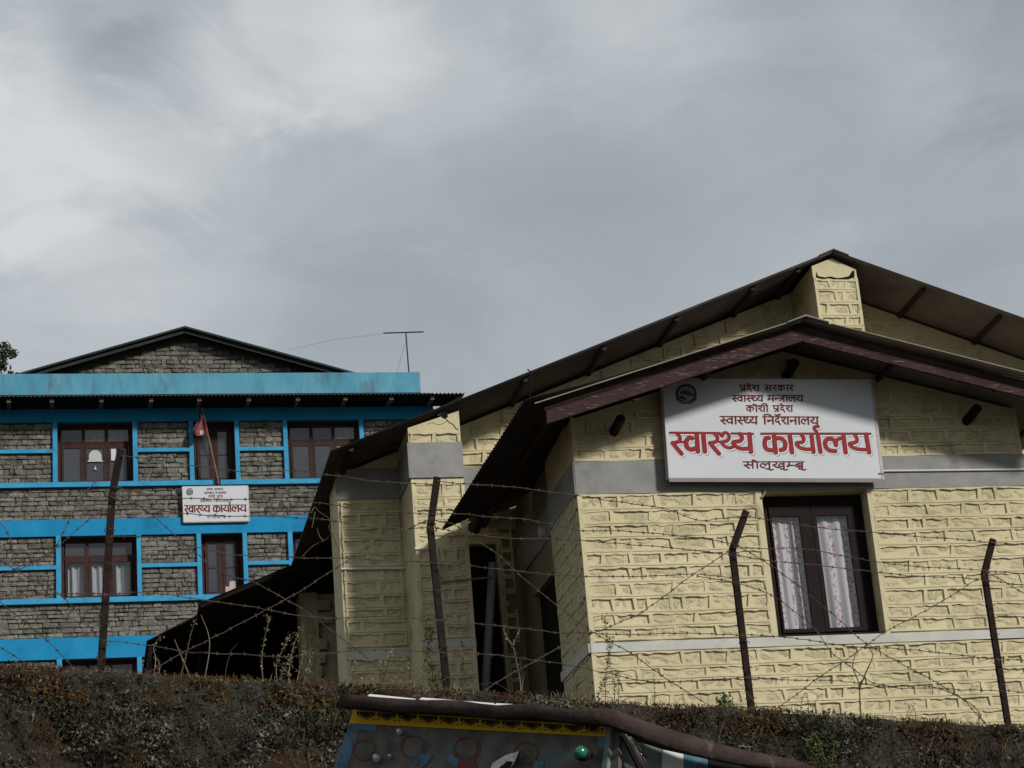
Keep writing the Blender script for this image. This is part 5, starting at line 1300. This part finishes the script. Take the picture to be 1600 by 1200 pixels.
for k in range(12):
    t = (k + .5) / 12; x = 555 + 390 * t; y = 1111.5 + 25.5 * t; w = 14.0; h = 11.5 - 1.0 * t
    hp2 = [(x - w, y - 1), (x + w, y + 1), (x + w * .95, y + h * .42), (x + w * .45, y + h * .75), (x + 1, y + h), (x - w * .45, y + h * .72), (x - w * .95, y + h * .38)]
    flat(hp2[::-1], .0135, M['tk_dark'], 'heart_motif', .002, trim)
    for s in (.74, .46):
        ol = [(x + (a - x) * s, y + 2.0 + (b - y) * s * .95) for a, b in hp2]; il = [(x + (a - x) * (s - .09), y + 2.2 + (b - y) * (s - .09) * .95) for a, b in hp2]
        mb = MB(); A_ = [fp(a, b, .0155) for a, b in ol]; I_ = [fp(a, b, .0155) for a, b in il]; n = len(A_)
        mb.add(A_ + I_, [(i, (i + 1) % n, (i + 1) % n + n, i + n) for i in range(n)]); tk.part('heart_outline', mb, M['tk_yellow'] if s > .6 else M['tk_red'], trim)
    for dx in (-3.5, 3.5):
        xx = x + 16.2 + dx; yy = y + h * .98
        if xx < 944: flat([(xx + 1.4 * math.cos(a), yy + 1.0 * math.sin(a)) for a in [R(60 * j) for j in range(6)]], .0135, M['tk_dark'], 'dot', .002, trim)
def ringp(x, y, r, w, m, off=.006):
    mb = MB(); n = 40; A_ = [fp(x + r * math.cos(2 * math.pi * k / n), y + r * .95 * math.sin(2 * math.pi * k / n), off) for k in range(n)]
    I_ = [fp(x + (r - w * (.7 + .3 * math.sin(k * 1.9))) * math.cos(2 * math.pi * k / n), y + (r - w) * .95 * math.sin(2 * math.pi * k / n), off) for k in range(n)]
    mb.add(A_ + I_, [(k, (k + 1) % n, (k + 1) % n + n, k + n) for k in range(n)]); tk.part('painted_ring', mb, m)
for x, y, r in ((568, 1171, 18), (645, 1167, 20), (729, 1170, 21), (822, 1176, 19)): ringp(x, y, r, 2.6, M['tk_red'])
for x, y, r in ((645, 1167, 15), (729, 1170, 16)): flat([(x + r * math.cos(a), y + r * .95 * math.sin(a)) for a in [R(15 * j) for j in range(24)]], .005, M['tk_blue'] if x == 0 else M['tk_board'], 'painted_disc', .002)
flat([(716, 1184), (742, 1186), (748, 1215), (714, 1215)][::-1], .007, M['tk_red'], 'painted_patch')
flat([(652, 1176), (676, 1180), (668, 1192), (645, 1212), (640, 1190)][::-1], .0065, M['tk_blue'], 'painted_patch')
flat([(702, 1176), (716, 1186), (714, 1200), (700, 1190)][::-1], .0065, M['tk_blue'], 'painted_patch')
flat([(835, 1188), (850, 1192), (846, 1212), (830, 1210)][::-1], .0065, M['tk_blue'], 'painted_patch')
for a, b in (((574, 1087.5), (645, 1094)), ((655, 1093), (768, 1101)), ((772, 1102), (806, 1103))):
    mb = MB(); qa, qb = at(*a, 12.0 - (a[0] - 538) / 392 + .01), at(*b, 12.0 - (b[0] - 538) / 392 + .01)
    mb.hexa([qa, qb, qb + ez_ * .011 - FN * .018, qa + ez_ * .014 - FN * .018], [p - FN * .03 - ez_ * .01 for p in (qa, qb, qb + ez_ * .016, qa + ez_ * .02)]); tk.part('white_tape', mb, M['tk_white'])
def tube_at(px0, py0, px1, py1, o0, o1, r0, r1, m, nm, n=10): return tk.part(nm, MB().tube([fp(px0, py0, o0), fp(px1, py1, o1)], [r0, r1], n), m, smooth=True)
for x, y, s in ((627, 1146, 1), (592, 1188, 1.25), (611, 1183, .6)):
    b_ = MB(); c0, c1_ = fp(x, y, .0), fp(x - 4 * s, y - 4 * s, .05); b_.tube([c0, c0 * .6 + c1_ * .4, c1_], [.007 * s, .016 * s, .014 * s], 10); b_.sphere(c1_, .0135 * s, 10, 6); tk.part('bulb', b_, M['bulb'], smooth=True)
# green marker lamp with a cone housing
gl_ = MB(); c0 = fp(922, 1180, .0); c1_ = fp(909, 1177, .13)
gl_.tube([c0, c0 * .35 + c1_ * .65, c1_], [.012, .036, .040], 14); tk.part('lamp_housing', gl_, M['tk_dark'], smooth=True)
gs_ = MB(); gs_.sphere(fp(907, 1175.5, .135), .034, 14, 10); tk.part('green_lamp', gs_, M['green_lens'], smooth=True)
# chrome fin ornament
fnm = MB(); A_ = [fp(x, y, .06) for x, y in ((762, 1212), (770, 1192), (790, 1180), (811, 1173.5), (806, 1186), (798, 1200), (793, 1212))]; B_ = [fp(x, y, .045) for x, y in ((776, 1212), (784, 1198), (796, 1188), (811, 1173.5), (806, 1190), (800, 1204), (796, 1212))]
fnm.add(A_ + [p + FN * -.02 for p in A_], [tuple(range(7))[::-1]] + [(i, i + 7, (i + 1) % 7 + 7, (i + 1) % 7) for i in range(7)]); tk.part('fin_ornament', fnm, M['chrome'])
fd = MB(); A_ = [fp(x, y, .063) for x, y in ((772, 1212), (780, 1199), (793, 1189), (801, 1190), (796, 1201), (790, 1212))]; fd.add(A_, [tuple(range(6))[::-1]]); tk.part('fin_inlay', fd, M['tk_dark'])
# right side
SN = ex_ * -1
def spl(px, py, off=0.0): return onplane(px, py, TB + SN * off, SN)
SB = P1[-1]
def sideq(b0, b1, c0, c1, off, m, nm, th=.02):
    A_ = [T(off * -1, b0, c0[0]), T(off * -1, b1, c0[1]), T(off * -1, b1, c1[1]), T(off * -1, b0, c1[0])]
    tk.part(nm, MB().hexa([p - ex_ * 0 for p in A_], [p + ex_ * th for p in A_]), m)
sag = lambda b: -.05 - .02 * b
sideq(.03, LT, (-1.3, -1.3), (sag(0), sag(LT)), -.05, M['tk_teal'], 'side_board', .03)
def sflat(pix, off, m, nm):
    a = [onplane(x, y, TB + ex_ * .05 - ex_ * off, ex_) for x, y in pix]; b = [p + ex_ * .004 for p in a]; n = len(a)
    tk.part(nm, MB().add(a + b, [tuple(range(n)), tuple(range(2 * n - 1, n - 1, -1))] + [(i, i + n, (i + 1) % n + n, (i + 1) % n) for i in range(n)]), m)
sflat([(1036, 1160), (1068, 1172), (1068, 1215), (1034, 1215)], .006, M['tk_white'], 'white_panel')
sflat([(1069, 1172), (1106, 1180), (1106, 1215), (1069, 1215)], .005, M['tk_blue'], 'blue_panel')
sflat([(1107, 1178), (1220, 1200), (1220, 1215), (1107, 1215)], .005, M['tk_dark'], 'dark_opening')
hk = MB(); hp3 = [(976, 1146), (984, 1160), (994, 1180), (1004, 1204)]
hk.tube([onplane(x, y, TB - ex_ * .03, ex_) for x, y in hp3], [.012, .020, .022, .024], 8); tk.part('mirror_arm', hk, M['chrome'], smooth=True)
hk = MB(); hk.tube([onplane(x, y, TB - ex_ * .045, ex_) for x, y in ((984, 1150), (994, 1160), (1001, 1172), (1002, 1180), (995, 1172), (987, 1160), (984, 1150))], .005, 6); hk.tube([onplane(x, y, TB - ex_ * .045, ex_) for x, y in ((1001, 1178), (1008, 1190), (1014, 1206))], .005, 6); tk.part('chrome_hook', hk, M['chrome'], smooth=True)
hk = MB(); hk.tube([onplane(x, y, TB - ex_ * .04, ex_) for x, y in ((971, 1147), (982, 1168), (994, 1192), (1001, 1210))], .012, 6); tk.part('mirror_stay', hk, M['tk_dark'])
hk = MB(); hk.tube([onplane(x, y, TB - ex_ * .05, ex_) for x, y in ((1003, 1177), (1011, 1180))], .012, 6); tk.part('mirror_knob', hk, M['tk_dark'])
# rest of the truck below the picture: cab, windscreen, cargo body, wheels on the road
H0 = TB.z
def tb_(a0, a1, b0, b1, c0, c1, m, nm):
    q = lambda a, b, c: T(a, b, c)
    tk.part(nm, MB().hexa([q(a0, b0, c0), q(a1, b0, c0), q(a1, b0, c1), q(a0, b0, c1)], [q(a0, b1, c0), q(a1, b1, c0), q(a1, b1, c1), q(a0, b1, c1)]), m)
tb_(.05, WT - .05, .07, LT, -1.9, -1.28, M['glass_dusty'], 'windscreen'); tb_(.02, WT - .02, .05, LT, -2.95, -1.9, M['tk_blue'], 'cab')
for a in (.12, WT - .12):
    for b in (.55, LT - .2):
        c = T(a, b, 0); c.z = .45; tk.part('wheel', MB().tube([c - ex_ * .12, c + ex_ * .12], .44, 22), M['rubber'])
